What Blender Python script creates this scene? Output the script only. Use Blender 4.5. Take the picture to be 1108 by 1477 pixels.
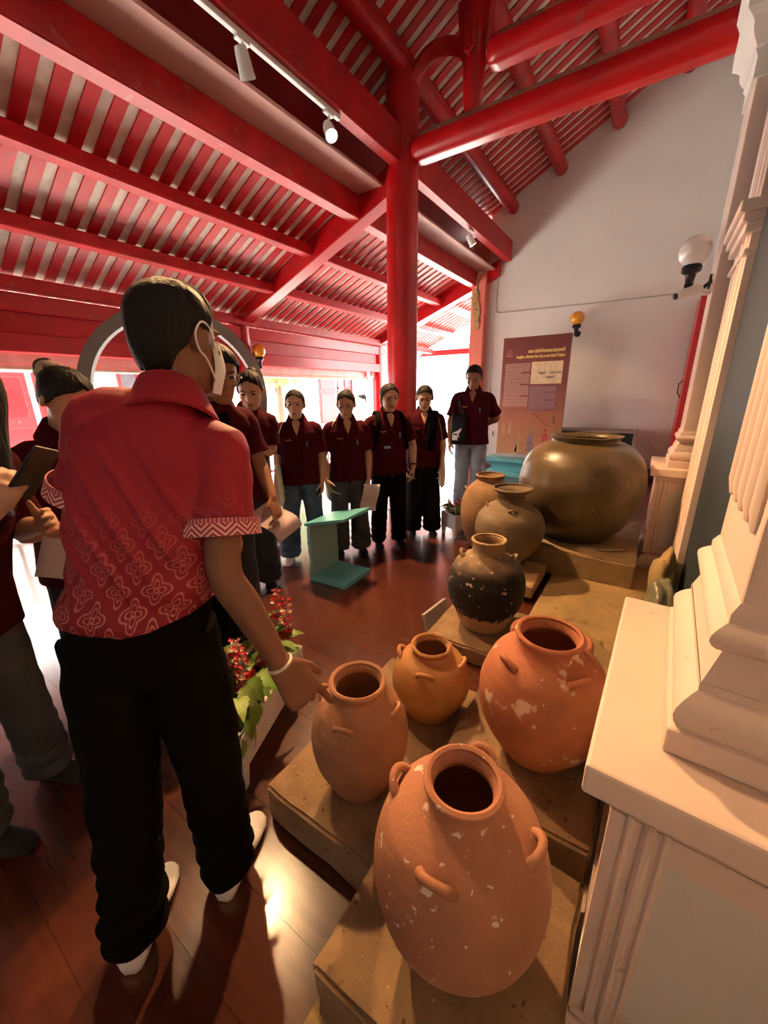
import bpy, bmesh, math, random
import numpy as np
from mathutils import Vector, Matrix, noise as mnoise

# ------------------------------------------------------------------ camera, sky, sun, exposure
for o in list(bpy.data.objects): bpy.data.objects.remove(o)
scene = bpy.context.scene
COL = scene.collection
R = math.radians
cam_d = bpy.data.cameras.new('camera'); cam = bpy.data.objects.new('camera', cam_d); COL.objects.link(cam)
cam_d.sensor_fit = 'HORIZONTAL'; cam_d.sensor_width = 36.0; cam_d.lens = 560.0/1108.0*36.0; cam_d.clip_start = 0.02; cam_d.clip_end = 300
EYE = 1.45
_p, _r, _y = R(17.2), R(-0.8), R(33.8)
_fw = Vector((-math.sin(_y)*math.cos(_p), math.cos(_y)*math.cos(_p), -math.sin(_p)))
_rt0 = Vector((math.cos(_y), math.sin(_y), 0)); _up0 = _rt0.cross(_fw)
_rt = _rt0*math.cos(_r) + _up0*math.sin(_r); _up = -_rt0*math.sin(_r) + _up0*math.cos(_r)
cam.matrix_world = Matrix(((_rt.x, _up.x, -_fw.x, 0), (_rt.y, _up.y, -_fw.y, 0), (_rt.z, _up.z, -_fw.z, EYE), (0, 0, 0, 1)))
scene.camera = cam

world = bpy.data.worlds.new('sky'); scene.world = world; world.use_nodes = True
_bg = world.node_tree.nodes['Background']; _bg.inputs[0].default_value = (1.0, 0.985, 0.96, 1); _bg.inputs[1].default_value = 9.0
sun_d = bpy.data.lights.new('sun', 'SUN'); sun = bpy.data.objects.new('sun', sun_d); COL.objects.link(sun)
sun_d.energy = 42.0; sun_d.angle = R(1.0); sun_d.color = (1, 0.96, 0.88)
sun.rotation_euler = Vector((0.42, -0.30, -1.0)).to_track_quat('-Z', 'Y').to_euler()
scene.view_settings.view_transform = 'Standard'; scene.view_settings.look = 'None'
scene.view_settings.gamma = 1.0; scene.view_settings.use_curve_mapping = False
scene.view_settings.exposure = 0.42
SPOT1, SPOT2, SPOT3, SPOT4 = 600, 60, 240, 60          # watts of the track spotlights (built further down)

# ------------------------------------------------------------------ helpers: materials
MATS = {}
def nd(nt, t, **kw):
    n = nt.nodes.new(t)
    for k, v in kw.items(): setattr(n, k, v)
    return n
def mat(name, col, rough=0.5, var=0.12, scale=6.0, bump=0.0, bscale=60.0, spec=0.5, metal=0.0, coat=0.0, col2=None, spots=None, stretch=None, trans=0.0, emit=None):
    """principled material: base colour broken up by noise, optional spots of a second colour, fine bump"""
    if name in MATS: return MATS[name]
    m = bpy.data.materials.new(name); m.use_nodes = True; nt = m.node_tree; b = nt.nodes['Principled BSDF']
    b.inputs['Roughness'].default_value = rough; b.inputs['Metallic'].default_value = metal
    b.inputs['Specular IOR Level'].default_value = spec; b.inputs['Coat Weight'].default_value = coat; b.inputs['Coat Roughness'].default_value = 0.12
    b.inputs['Transmission Weight'].default_value = trans
    if emit: b.inputs['Emission Color'].default_value = (*emit[0], 1); b.inputs['Emission Strength'].default_value = emit[1]
    tc = nd(nt, 'ShaderNodeTexCoord'); src = tc.outputs['Object']
    if stretch:
        mp = nd(nt, 'ShaderNodeMapping'); mp.inputs['Scale'].default_value = stretch; nt.links.new(src, mp.inputs[0]); src = mp.outputs[0]
    n = nd(nt, 'ShaderNodeTexNoise'); n.inputs['Scale'].default_value = scale; n.inputs['Detail'].default_value = 5; nt.links.new(src, n.inputs['Vector'])
    cr = nd(nt, 'ShaderNodeValToRGB'); nt.links.new(n.outputs['Fac'], cr.inputs[0])
    c2 = col2 or tuple(min(1, c*(1+var)) for c in col); c1 = tuple(c*(1-var) for c in col) if not col2 else col
    cr.color_ramp.elements[0].position = 0.32; cr.color_ramp.elements[0].color = (*c1, 1)
    cr.color_ramp.elements[1].position = 0.68; cr.color_ramp.elements[1].color = (*c2, 1)
    out = cr.outputs[0]
    for (sc, th, w, colr) in (spots or []):
        n2 = nd(nt, 'ShaderNodeTexNoise'); n2.inputs['Scale'].default_value = sc; n2.inputs['Detail'].default_value = 3; nt.links.new(tc.outputs['Object'], n2.inputs['Vector'])
        mr = nd(nt, 'ShaderNodeMapRange'); mr.inputs[1].default_value = th; mr.inputs[2].default_value = th+w; nt.links.new(n2.outputs['Fac'], mr.inputs[0])
        mx = nd(nt, 'ShaderNodeMix', data_type='RGBA'); nt.links.new(mr.outputs[0], mx.inputs[0]); nt.links.new(out, mx.inputs[6]); mx.inputs[7].default_value = (*colr, 1)
        out = mx.outputs[2]
    nt.links.new(out, b.inputs['Base Color'])
    if bump:
        n3 = nd(nt, 'ShaderNodeTexNoise'); n3.inputs['Scale'].default_value = bscale; n3.inputs['Detail'].default_value = 4; nt.links.new(src, n3.inputs['Vector'])
        bp = nd(nt, 'ShaderNodeBump'); bp.inputs['Strength'].default_value = bump; bp.inputs['Distance'].default_value = 0.01
        nt.links.new(n3.outputs['Fac'], bp.inputs['Height']); nt.links.new(bp.outputs[0], b.inputs['Normal'])
    MATS[name] = m
    return m

# ------------------------------------------------------------------ helpers: meshes and objects
class MB:
    def __init__(s): s.v = []; s.f = []
    def add(s, vs, fs, M=None):
        o = len(s.v)
        if M is not None: vs = [tuple(M @ Vector(v)) for v in vs]
        s.v += [tuple(v) for v in vs]; s.f += [tuple(i+o for i in f) for f in fs]; return s
    def box(s, x0, x1, y0, y1, z0, z1, M=None):
        vs = [(x, y, z) for z in (z0, z1) for y in (y0, y1) for x in (x0, x1)]
        return s.add(vs, [(0, 2, 3, 1), (4, 5, 7, 6), (0, 1, 5, 4), (2, 6, 7, 3), (0, 4, 6, 2), (1, 3, 7, 5)], M)
    def prism(s, poly, h0, h1, axis='z', M=None):
        """poly: 2D points, extruded along axis (x: poly is y,z; y: poly is x,z; z: poly is x,y)"""
        n = len(poly); vs = []
        for h in (h0, h1):
            for a, b in poly: vs.append((h, a, b) if axis == 'x' else (a, h, b) if axis == 'y' else (a, b, h))
        fs = [tuple(range(n))[::-1], tuple(range(n, 2*n))] + [(i, (i+1) % n, n+(i+1) % n, n+i) for i in range(n)]
        return s.add(vs, fs, M)
    def rings(s, rings, cap=True, closed=False):
        n = len(rings[0]); vs = [p for r in rings for p in r]; fs = []
        m = len(rings)
        for j in range(m-1 if not closed else m):
            for i in range(n):
                a = j*n+i; b = j*n+(i+1) % n; j2 = (j+1) % m
                fs.append((a, b, j2*n+(i+1) % n, j2*n+i))
        if cap and not closed: fs += [tuple(range(n))[::-1], tuple((m-1)*n+i for i in range(n))]
        return s.add(vs, fs)
    def lathe(s, prof, n=32, c=(0, 0, 0), cap=True):
        return s.rings([[(c[0]+r*math.cos(2*math.pi*i/n), c[1]+r*math.sin(2*math.pi*i/n), c[2]+z) for i in range(n)] for r, z in prof], cap)
    def tube(s, pts, rad, n=10, ref=None, round_ends=True, closed=False):
        """tube through pts; rad a number, or one (or a pair: along ref, across) for each point"""
        P = [Vector(p) for p in pts]; m = len(P)
        if not isinstance(rad, (list, tuple)): rad = [rad]*m
        rad = [(q, q) if not isinstance(q, (list, tuple)) else q for q in rad]
        T = []
        for i in range(m):
            if closed: t = P[(i+1) % m]-P[i-1]
            else: t = P[min(i+1, m-1)]-P[max(i-1, 0)]
            T.append(t.normalized() if t.length > 1e-9 else Vector((0, 0, 1)))
        u = Vector(ref) if ref is not None else Vector((0.31, 0.87, 0.13)); rg = []
        for i in range(m):
            if ref is not None: u = Vector(ref)
            u = (u-T[i]*u.dot(T[i]))
            if u.length < 1e-6: u = T[i].orthogonal()
            u.normalize(); w = T[i].cross(u)
            def ring(c, k): return [tuple(c+u*(rad[i][0]*k*math.cos(2*math.pi*j/n))+w*(rad[i][1]*k*math.sin(2*math.pi*j/n))) for j in range(n)]
            rr = min(rad[i])
            if round_ends and not closed and i == 0:
                rg += [ring(P[i]-T[i]*rr*.92, .35), ring(P[i]-T[i]*rr*.62, .78)]
            rg.append(ring(P[i], 1))
            if round_ends and not closed and i == m-1:
                rg += [ring(P[i]+T[i]*rr*.62, .78), ring(P[i]+T[i]*rr*.92, .35)]
        return s.rings(rg, True, closed)
    def ell(s, c, r, M=None, nu=14, nv=9):
        rg = []
        for j in range(1, nv):
            a = math.pi*j/nv-math.pi/2
            rg.append([(c[0]+r[0]*math.cos(a)*math.cos(2*math.pi*i/nu), c[1]+r[1]*math.cos(a)*math.sin(2*math.pi*i/nu), c[2]+r[2]*math.sin(a)) for i in range(nu)])
        n0 = len(s.v); s.rings(rg, True)
        if M is not None: s.v[n0:] = [tuple(M @ Vector(v)) for v in s.v[n0:]]
        return s
    def mesh(s, name, material=None, smooth=False, bevel=0.0, seg=2, angle=30):
        me = bpy.data.meshes.new(name); me.from_pydata(s.v, [], s.f)
        bm = bmesh.new(); bm.from_mesh(me)
        bmesh.ops.recalc_face_normals(bm, faces=bm.faces)
        if bevel:
            es = [e for e in bm.edges if len(e.link_faces) == 2 and e.calc_face_angle(0) > R(angle)]
            bmesh.ops.bevel(bm, geom=es, offset=bevel, segments=seg, affect='EDGES', profile=0.5, clamp_overlap=True)
        bm.to_mesh(me); bm.free()
        if smooth:
            me.shade_smooth()
            if smooth != 'all': me.set_sharp_from_angle(angle=R(40))
        if material: me.materials.append(material)
        return me
    def build(s, name, material, parent=None, smooth=False, bevel=0.0, seg=2, angle=30):
        return obj(name, s.mesh(name, material, smooth, bevel, seg, angle), parent)
def obj(name, me, parent=None, loc=None, rot=None):
    o = bpy.data.objects.new(name, me); COL.objects.link(o)
    if parent: o.parent = parent
    if loc: o.location = loc
    if rot: o.rotation_euler = rot
    return o
def tag(o, label=None, cat=None, group=None, kind=None):
    if label: o['label'] = label
    if cat: o['category'] = cat
    if group: o['group'] = group
    if kind: o['kind'] = kind
    return o
def thing(name, label, cat, loc=(0, 0, 0), rz=0.0, group=None):
    o = bpy.data.objects.new(name, None); COL.objects.link(o); o.location = loc; o.rotation_euler = (0, 0, rz); o.empty_display_size = .1
    return tag(o, label, cat, group)
def struct(o): o['kind'] = 'structure'; return o
def smooth_path(pts, k=5):
    """Catmull-Rom through tuples of any length"""
    P = [np.array(p, float) for p in pts]; out = []
    for i in range(len(P)-1):
        a = P[max(i-1, 0)]; b = P[i]; c = P[i+1]; d = P[min(i+2, len(P)-1)]
        for j in range(k):
            t = j/k; out.append(0.5*((2*b)+(-a+c)*t+(2*a-5*b+4*c-d)*t*t+(-a+3*b-3*c+d)*t**3))
    out.append(P[-1]); return [tuple(q) for q in out]
def remesh(mb, voxel, iters=3, post=None):
    """one continuous surface from overlapping closed pieces"""
    me0 = bpy.data.meshes.new('tmp'); me0.from_pydata(mb.v, [], mb.f)
    bm = bmesh.new(); bm.from_mesh(me0); bmesh.ops.recalc_face_normals(bm, faces=bm.faces); bm.to_mesh(me0); bm.free()
    ob = bpy.data.objects.new('tmp', me0); COL.objects.link(ob)
    a = ob.modifiers.new('r', 'REMESH'); a.mode = 'VOXEL'; a.voxel_size = voxel
    if iters:
        b = ob.modifiers.new('s', 'SMOOTH'); b.factor = 0.5; b.iterations = iters
    dg = bpy.context.evaluated_depsgraph_get(); dg.update()
    me = bpy.data.meshes.new_from_object(ob.evaluated_get(dg), depsgraph=dg)
    bpy.data.objects.remove(ob); bpy.data.meshes.remove(me0)
    if post:
        n = len(me.vertices); co = np.empty(n*3, np.float32); me.vertices.foreach_get('co', co); co = co.reshape(n, 3)
        no = np.empty(n*3, np.float32); me.vertices.foreach_get('normal', no); no = no.reshape(n, 3)
        co = post(co.astype(float), no.astype(float)); me.vertices.foreach_set('co', co.astype(np.float32).ravel()); me.update()
    me.shade_smooth(); me.materials.clear()
    return me
def add_uv(me, fn):
    n = len(me.vertices); co = np.empty(n*3, np.float32); me.vertices.foreach_get('co', co); uv = fn(co.reshape(n, 3).astype(float))
    li = np.empty(len(me.loops), np.int32); me.loops.foreach_get('vertex_index', li)
    l = me.uv_layers.new(name='UVMap'); l.data.foreach_set('uv', uv[li].astype(np.float32).ravel())

# ------------------------------------------------------------------ palette
RED = mat('red_paint', (0.52, 0.006, 0.010), 0.32, .14, 3, .05, 30, coat=.15, spots=[(9, .66, .06, (.42, .05, .045))])
RED_OLD = mat('red_paint_dusty', (0.47, 0.006, 0.010), 0.42, .2, 5, .08, 40, spots=[(14, .62, .1, (.40, .09, .07))])
RED_RAFTER = mat('red_rafter_paint', (0.55, 0.014, 0.020), 0.4, .18, 4, .05, 30, spots=[(7, .64, .08, (.45, .08, .08))])
DUST = mat('dust', (.42, .22, .15), .9, .2, 20)
CEIL = mat('pale_roof_board', (.74, .68, .58), .8, .16, 9, .1, 40)
BROWN = mat('faded_board', (.56, .30, .25), .6, .12, 2, .05, 20)
PLASTER = mat('white_plaster', (.80, .78, .73), .85, .04, 1.3, .06, 35, spots=[(.9, .58, .2, (.72, .70, .66))])
CREAM = mat('cream_paint', (.78, .63, .54), .6, .05, 4, .06, 30, spots=[(22, .72, .03, (.55, .42, .33))])
CREAM_PANEL = mat('pale_panel', (.72, .70, .64), .7, .05, 3, .05, 30)
SALMON = mat('salmon_paint', (.78, .22, .16), .6, .06, 3)
SLATE = mat('slate_paint', (.028, .042, .052), .55, .1, 2, spec=.25)
STONE = mat('brown_stone', (.26, .165, .085), .9, .25, 9, .5, 90, spots=[(40, .68, .03, (.10, .06, .03)), (55, .72, .03, (.42, .32, .20))])
EARTH = mat('packed_earth', (.27, .18, .075), .92, .28, 4, .5, 60, spots=[(30, .68, .03, (.12, .08, .04))])
WHITE = mat('white_plastic', (.80, .80, .78), .4, .03)
BLACK = mat('black_metal', (.015, .015, .017), .4, .1)
GREY = mat('grey_stone', (.30, .28, .26), .7, .12, 8, .1)
TURQ = mat('turquoise_paint', (.13, .47, .50), .4, .07, 4)
TURQ_D = mat('turquoise_grey_paint', (.25, .44, .42), .5, .06, 4)
AMBER = mat('amber_glass', (.85, .36, .02), .12, .1, 20, coat=.5)
MILK = mat('milk_glass', (.86, .85, .82), .15, .02, coat=.5)
GOLD = mat('gold_carving', (.38, .27, .10), .5, .3, 30)
# ------------------------------------------------------------------ floor: base slab and single planks
TRUSS = 4.16; END = 7.8; FLOOR_X0 = -5.65
WOODS = [mat('floor_wood_%d' % k, c, .22, .22, 3, .03, 60, spec=.6, coat=.45, stretch=(.6, 9, 9), spots=[(2.2, .60, .1, tuple(q*1.5 for q in c))]) for k, c in enumerate([(.078, .020, .010), (.066, .017, .009), (.088, .024, .012)])]
floor = struct(MB().box(-5.72, 1.2, -8, 11.5, -.15, -.022).build('floor', mat('dark_subfloor', (.02, .008, .005), .6)))
rng = random.Random(5)
pm = {}
y = -.9; pw = .19
while y < 9.4:
    x = FLOOR_X0-rng.uniform(0, 1.5)
    while x < .6:
        L = rng.choice((1.9, 2.5, 3.1)); x0 = max(x, FLOOR_X0); x1 = min(x+L, .6)
        if x1-x0 > .1:
            w = rng.randrange(3); mb = MB().box(x0+.0005, x1-.0005, y+.0005, y+pw-.0005, -.022, 0)
            mb.build('plank', WOODS[w], floor)
        x += L
    y += pw
struct(MB().box(-40, 20, -30, 60, -.35, -.16).build('ground', mat('sunlit_concrete', (.62, .60, .56), .9, .1, .8)))
# ------------------------------------------------------------------ walls
def roof_z(x): return 4.55+.5*(x+2.5)
def aisle_z(x): return 3.54+.43*(x+3.05)
wb = MB().prism([(-2.84, -.02), (.8, -.02), (.8, roof_z(.8)+.02), (-2.84, roof_z(-2.84)+.02)], END, END+.3, 'y')
struct(wb.build('wall_back', PLASTER))
struct(MB().box(-2.78, .8, END-.025, END, 0, .16).build('baseboard_back', mat('grey_skirting', (.12, .12, .12), .6)))
struct(MB().box(.42, .8, 3.9, END, 0, 6.5).build('wall_right', PLASTER))
struct(MB().box(.52, .8, -8, 3.9, 0, 6.5).build('wall_right_near', PLASTER))
struct(MB().box(-6.2, .8, -4.3, -4, 0, 6.5).build('wall_rear', PLASTER))
struct(MB().box(-5.9, -5.6, -4, -.7, -.15, 2.3).build('wall_left_light_blocker', PLASTER))  # added wall, out of view: cuts daylight from the open side on the foreground
# ------------------------------------------------------------------ ceilings with single rafters
def slope_quad(name, xa, xb, zf, y0, y1, m, lift=.0, th=.02):
    mb = MB().prism([(xa, zf(xa)+lift), (xb, zf(xb)+lift), (xb, zf(xb)+lift+th), (xa, zf(xa)+lift+th)], y0, y1, 'y'); return struct(mb.build(name, m))
ceil = slope_quad('ceiling', -3.3, .8, roof_z, -8, END+.3, CEIL)
aceil = slope_quad('ceiling_aisle', -6.35, -3.05, aisle_z, -8, 10.4, CEIL)
def rafters(parent, xa, xb, zf, y0, y1, w=.088, d=.018, pitch=.165):
    m0 = None; y = y0
    while y < y1:
        if m0 is None:
            mb = MB().prism([(xa, zf(xa)-d), (xb, zf(xb)-d), (xb, zf(xb)+.002), (xa, zf(xa)+.002)], -w/2, w/2, 'y'); m0 = mb.mesh('rafter', RED_RAFTER)
        obj('rafter', m0, parent, (0, y, 0)); y += pitch
rafters(ceil, -3.25, .75, roof_z, -.05, END)
rafters(aceil, -6.3, -3.08, aisle_z, -.63, END+2.4)
struct(slope_quad('roof_slab', -3.35, .85, roof_z, -8.3, END+.4, mat('roof_tile_bulk', (.3, .09, .06), .8), .022, .14))
struct(slope_quad('roof_slab_aisle', -6.4, -3.0, aisle_z, -8.3, 10.5, mat('roof_tile_bulk', (.3, .09, .06), .8), .022, .14))
struct(MB().box(-3.16, -3.10, -8, END, 3.40, 4.26).build('trim_1', mat('dark_red_board', (.30, .006, .010), .5)))
# ------------------------------------------------------------------ timber frame
def beam(name, label, cat, boxes, m=RED, bevel=.008, group=None):
    mb = MB()
    for b in boxes: mb.box(*b)
    o = mb.build(name, m, bevel=bevel, seg=1); return tag(o, label, cat, group)
beam('soffit_board', 'long faded pinkish-brown soffit board beside the tall beam with the lamp track', 'board', [(-3.14, -2.68, -3, END-.02, 3.50, 3.53)], BROWN)
beam('aisle_beam', 'red beam directly below the long pinkish-brown board', 'beam', [(-3.14, -2.99, -3, END-.02, 3.27, 3.499)], RED_OLD)
beam('aisle_purlin', 'uppermost of the three red purlins crossing the striped aisle roof', 'beam', [(-3.86, -3.72, -3, 10.2, 3.05, aisle_z(-3.86)-.033)], RED_OLD)
beam('aisle_purlin', 'middle one of the three red purlins crossing the striped aisle roof', 'beam', [(-4.58, -4.44, -3, 10.2, 2.74, aisle_z(-4.58)-.033)], RED_OLD)
beam('aisle_purlin', 'lowest of the three red purlins, nearest the open eaves', 'beam', [(-5.30, -5.16, -3, 10.2, 2.42, aisle_z(-5.30)-.033)], RED_OLD)
beam('eave_beam', 'red eave beam just above the dark red frieze on the open side', 'beam', [(-5.42, -5.25, -3, END+.1, 2.24, 2.41)], RED)
beam('eave_frieze', 'dark red recessed frieze between the two eave beams', 'beam', [(-5.38, -5.30, -3, END+.1, 2.05, 2.24)], RED_OLD, 0)
beam('eave_lintel', 'bright red lintel along the open side, above the rolled white blind', 'beam', [(-5.44, -5.24, -3, END+.1, 1.87, 2.05)], RED)
beam('wall_plate', 'tall red longitudinal beam on top of the central column carrying the white lamp track', 'beam', [(-2.56, -2.44, -3, END-.005, 3.62, 3.93)], RED_OLD)
def log(name, label, a, b, r, m=RED, extra=None, ref=(0, 0, 1)):
    t = thing(name, label, 'beam', a)
    A = Vector(a); Bv = Vector(b); mb = MB().tube([(0, 0, 0), tuple(Bv-A)], [(r, r*.92)]*2, 20, ref, False); mb.build('log', m, t, smooth=True)
    return t
def purlin(x, label, y1=END-.005):
    z = roof_z(x)-.16
    t = thing('log_purlin', label, 'beam', (x, -2, z))
    MB().tube([(0, 0, 0), (0, y1+2-.03, 0), (0, y1+2, 0)], [.095, .095, .085], 18, (0, 0, 1), False).build('log', RED_OLD, t, smooth=True)
    MB().box(-.035, .035, 0, y1+2-.05, .07, .13).build('cleat', RED_OLD, t)
purlin(-2.46, 'round red purlin right above the tall track-carrying beam')
purlin(-1.74, 'second round red purlin up from the eaves, its end against the white wall')
purlin(-1.00, 'third round red purlin up from the eaves, highest one ending on the white wall')
purlin(-.25, 'topmost round red purlin, near the white capital')
# central column
t = thing('red_column', 'glossy red round column standing in the middle of the hall', 'column', (-2.50, TRUSS, 0))
MB().lathe([(.185, 0), (.185, .02), (.175, .03), (.172, 2.0), (.165, 3.66)], 40).build('shaft', RED, t, smooth=True)
MB().lathe([(.165, 3.66), (.165, 4.36)], 40).build('upper_shaft', RED_OLD, t, smooth=True)
# tie beams across the nave (logs with flat underside)
def tie(label, x0, x1, z, r):
    t = thing('tie_beam', label, 'beam', (x0, TRUSS, z))
    n = 24; rg = []
    for X, k in ((0, .72), (.03, .93), (.09, 1), (x1-x0, 1)):
        ring = []
        for i in range(n):
            a = 2*math.pi*i/n; yy = r*1.0*math.cos(a)*k; zz = max(r*1.05*math.sin(a)*k, -r*.86*k); ring.append((X, yy, zz))
        rg.append(ring)
    MB().rings(rg).build('log', RED, t, smooth=True)
    rg = []
    for X in (.1, x1-x0): rg.append([(X, r*1.0*math.cos(a)*1.006, r*1.05*math.sin(a)*1.006) for a in [R(70+85*i/8) for i in range(9)]]+[(X, 0, r*.7)])
    MB().rings(rg).build('dust_layer', DUST, t, smooth=True)
    return t
tie('long lower red tie beam running from the central column to the white capital', -2.36, .30, 3.73, .125)
tie('shorter upper red tie beam carried by the short hanging post', -1.62, .35, 4.20, .115)
tie('topmost red tie beam at the upper edge of the picture', -.93, .35, 4.72, .10)
def post(label, x, z0, z1, r):
    t = thing('king_post', label, 'post', (x, TRUSS, z0))
    MB().lathe([(.02, -.02), (r*.6, 0), (r*.9, .1), (r, .25), (r, z1-z0)], 24).build('post', RED, t, smooth=True)
    for s in (-1, 1):
        MB().prism([(s*.02, .50), (s*(r+.03), .58), (s*(r+.02), .40), (s*(r+.05), .66), (s*(r+.06), .80), (s*.02, .82)] if s > 0 else [(s*.02, .50), (s*(r+.02), .40), (s*(r+.05), .66), (s*(r+.06), .80), (s*.02, .82)], -.05, .05, 'y').build('carved_bracket', RED_OLD, t, bevel=.008, seg=1)
    MB().prism([(-.05, .40), (0, .36), (.05, .40), (.05, .62), (-.05, .62)], -(r+.05), -(r-.02), 'y').build('carved_bracket', RED_OLD, t, bevel=.01, seg=1)
    return t
post('short red post standing on the lower tie beam', -1.76, 3.84, 4.66, .095)
post('short red post standing on the upper tie beam', -1.05, 4.31, 5.02, .09)
def elbow(label, x0, z0, x1, z1, r):
    t = thing('curved_brace', label, 'brace', (x0, TRUSS, z0)); dx = x1-x0; dz = z1-z0
    P = smooth_path([(0, 0, 0), (.03*dx, 0, dz*.55), (.3*dx, 0, dz*.98), (.62*dx, 0, dz*1.02), (dx, 0, dz*.72)], 5)
    MB().tube(P, [(r*(1.0-.25*abs(i/len(P)-.5)), r*.8) for i in range(len(P))], 12, (0, 1, 0), False).build('brace', RED_OLD, t, smooth=True)
elbow('curved red brace arching from the central column to the short post', -2.44, 4.02, -1.80, 4.42, .075)
elbow('curved red brace arching between the two short posts near the roof', -1.70, 4.46, -1.10, 4.80, .07)
# aisle principal rafters
def principal(label, Y, w=.19):
    poly = [(-2.62, 3.40), (-5.42, 2.36), (-5.42, 2.62), (-2.62, 3.66)]
    mb = MB().prism(poly, Y-w/2, Y+w/2, 'y'); return tag(mb.build('sloping_beam', RED, bevel=.008, seg=1), label, 'beam')
principal('sloping red beam descending from the central column to the open side', TRUSS)
principal('sloping red beam beside the white end wall, with a cable along it', END-.02, .2)
principal('sloping red beam of the aisle roof overhead on the near side', .52)
for Y, lab in ((.52, 'slim red outer column on the open side, nearest the viewer'), (TRUSS, 'slim red outer column under the foot of the sloping beam'), (END, 'slim red outer column farthest along the open side')):
    t = thing('outer_column', lab, 'column', (-5.35, Y, 0))
    MB().lathe([(.17, 0), (.17, .06), (.13, .1), (.125, 2.5)], 24).build('shaft', RED, t, smooth=True)
    if Y > 1:
        MB().prism([(-.0, 1.5), (-.0, 1.9), (.28, 1.9), (.24, 1.78), (.1, 1.72)], -.03, .03, 'y', Matrix.Rotation(R(-90), 4, 'Z')).build('bracket', RED, t)
# salmon pilaster at the end of the white wall
t = thing('salmon_pilaster', 'salmon-pink pilaster at the left end of the white wall with a gilt carving', 'pilaster', (-2.95, END-.09, 0))
MB().box(-.13, .13, -.10, .12, 0, 4.05).build('shaft', SALMON, t, bevel=.006, seg=1)
mb = MB(); prof = [(-.10, 3.22), (-.02, 3.24), (.03, 3.14), (.0, 3.05), (.05, 2.95), (.07, 2.82), (.04, 2.74), (.07, 2.62), (.05, 2.55), (-.02, 2.52), (-.05, 2.66), (-.08, 2.82), (-.10, 3.0)]
mb.prism(prof, -.125, -.10, 'y'); mb.build('carving', GOLD, t, bevel=.008)
for c, rr in (((-.045, 3.12), .05), ((.0, 2.88), .045), ((.0, 2.68), .04), ((-.05, 2.98), .03)):
    MB().tube([(c[0]+rr*(1-k/18)*math.cos(k*.55), -.132, c[1]+rr*(1-k/18)*math.sin(k*.55)) for k in range(15)], .009, 6).build('scroll', mat('gold_bright', (.52, .40, .17), .45, .2, 30), t, smooth=True)

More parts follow.
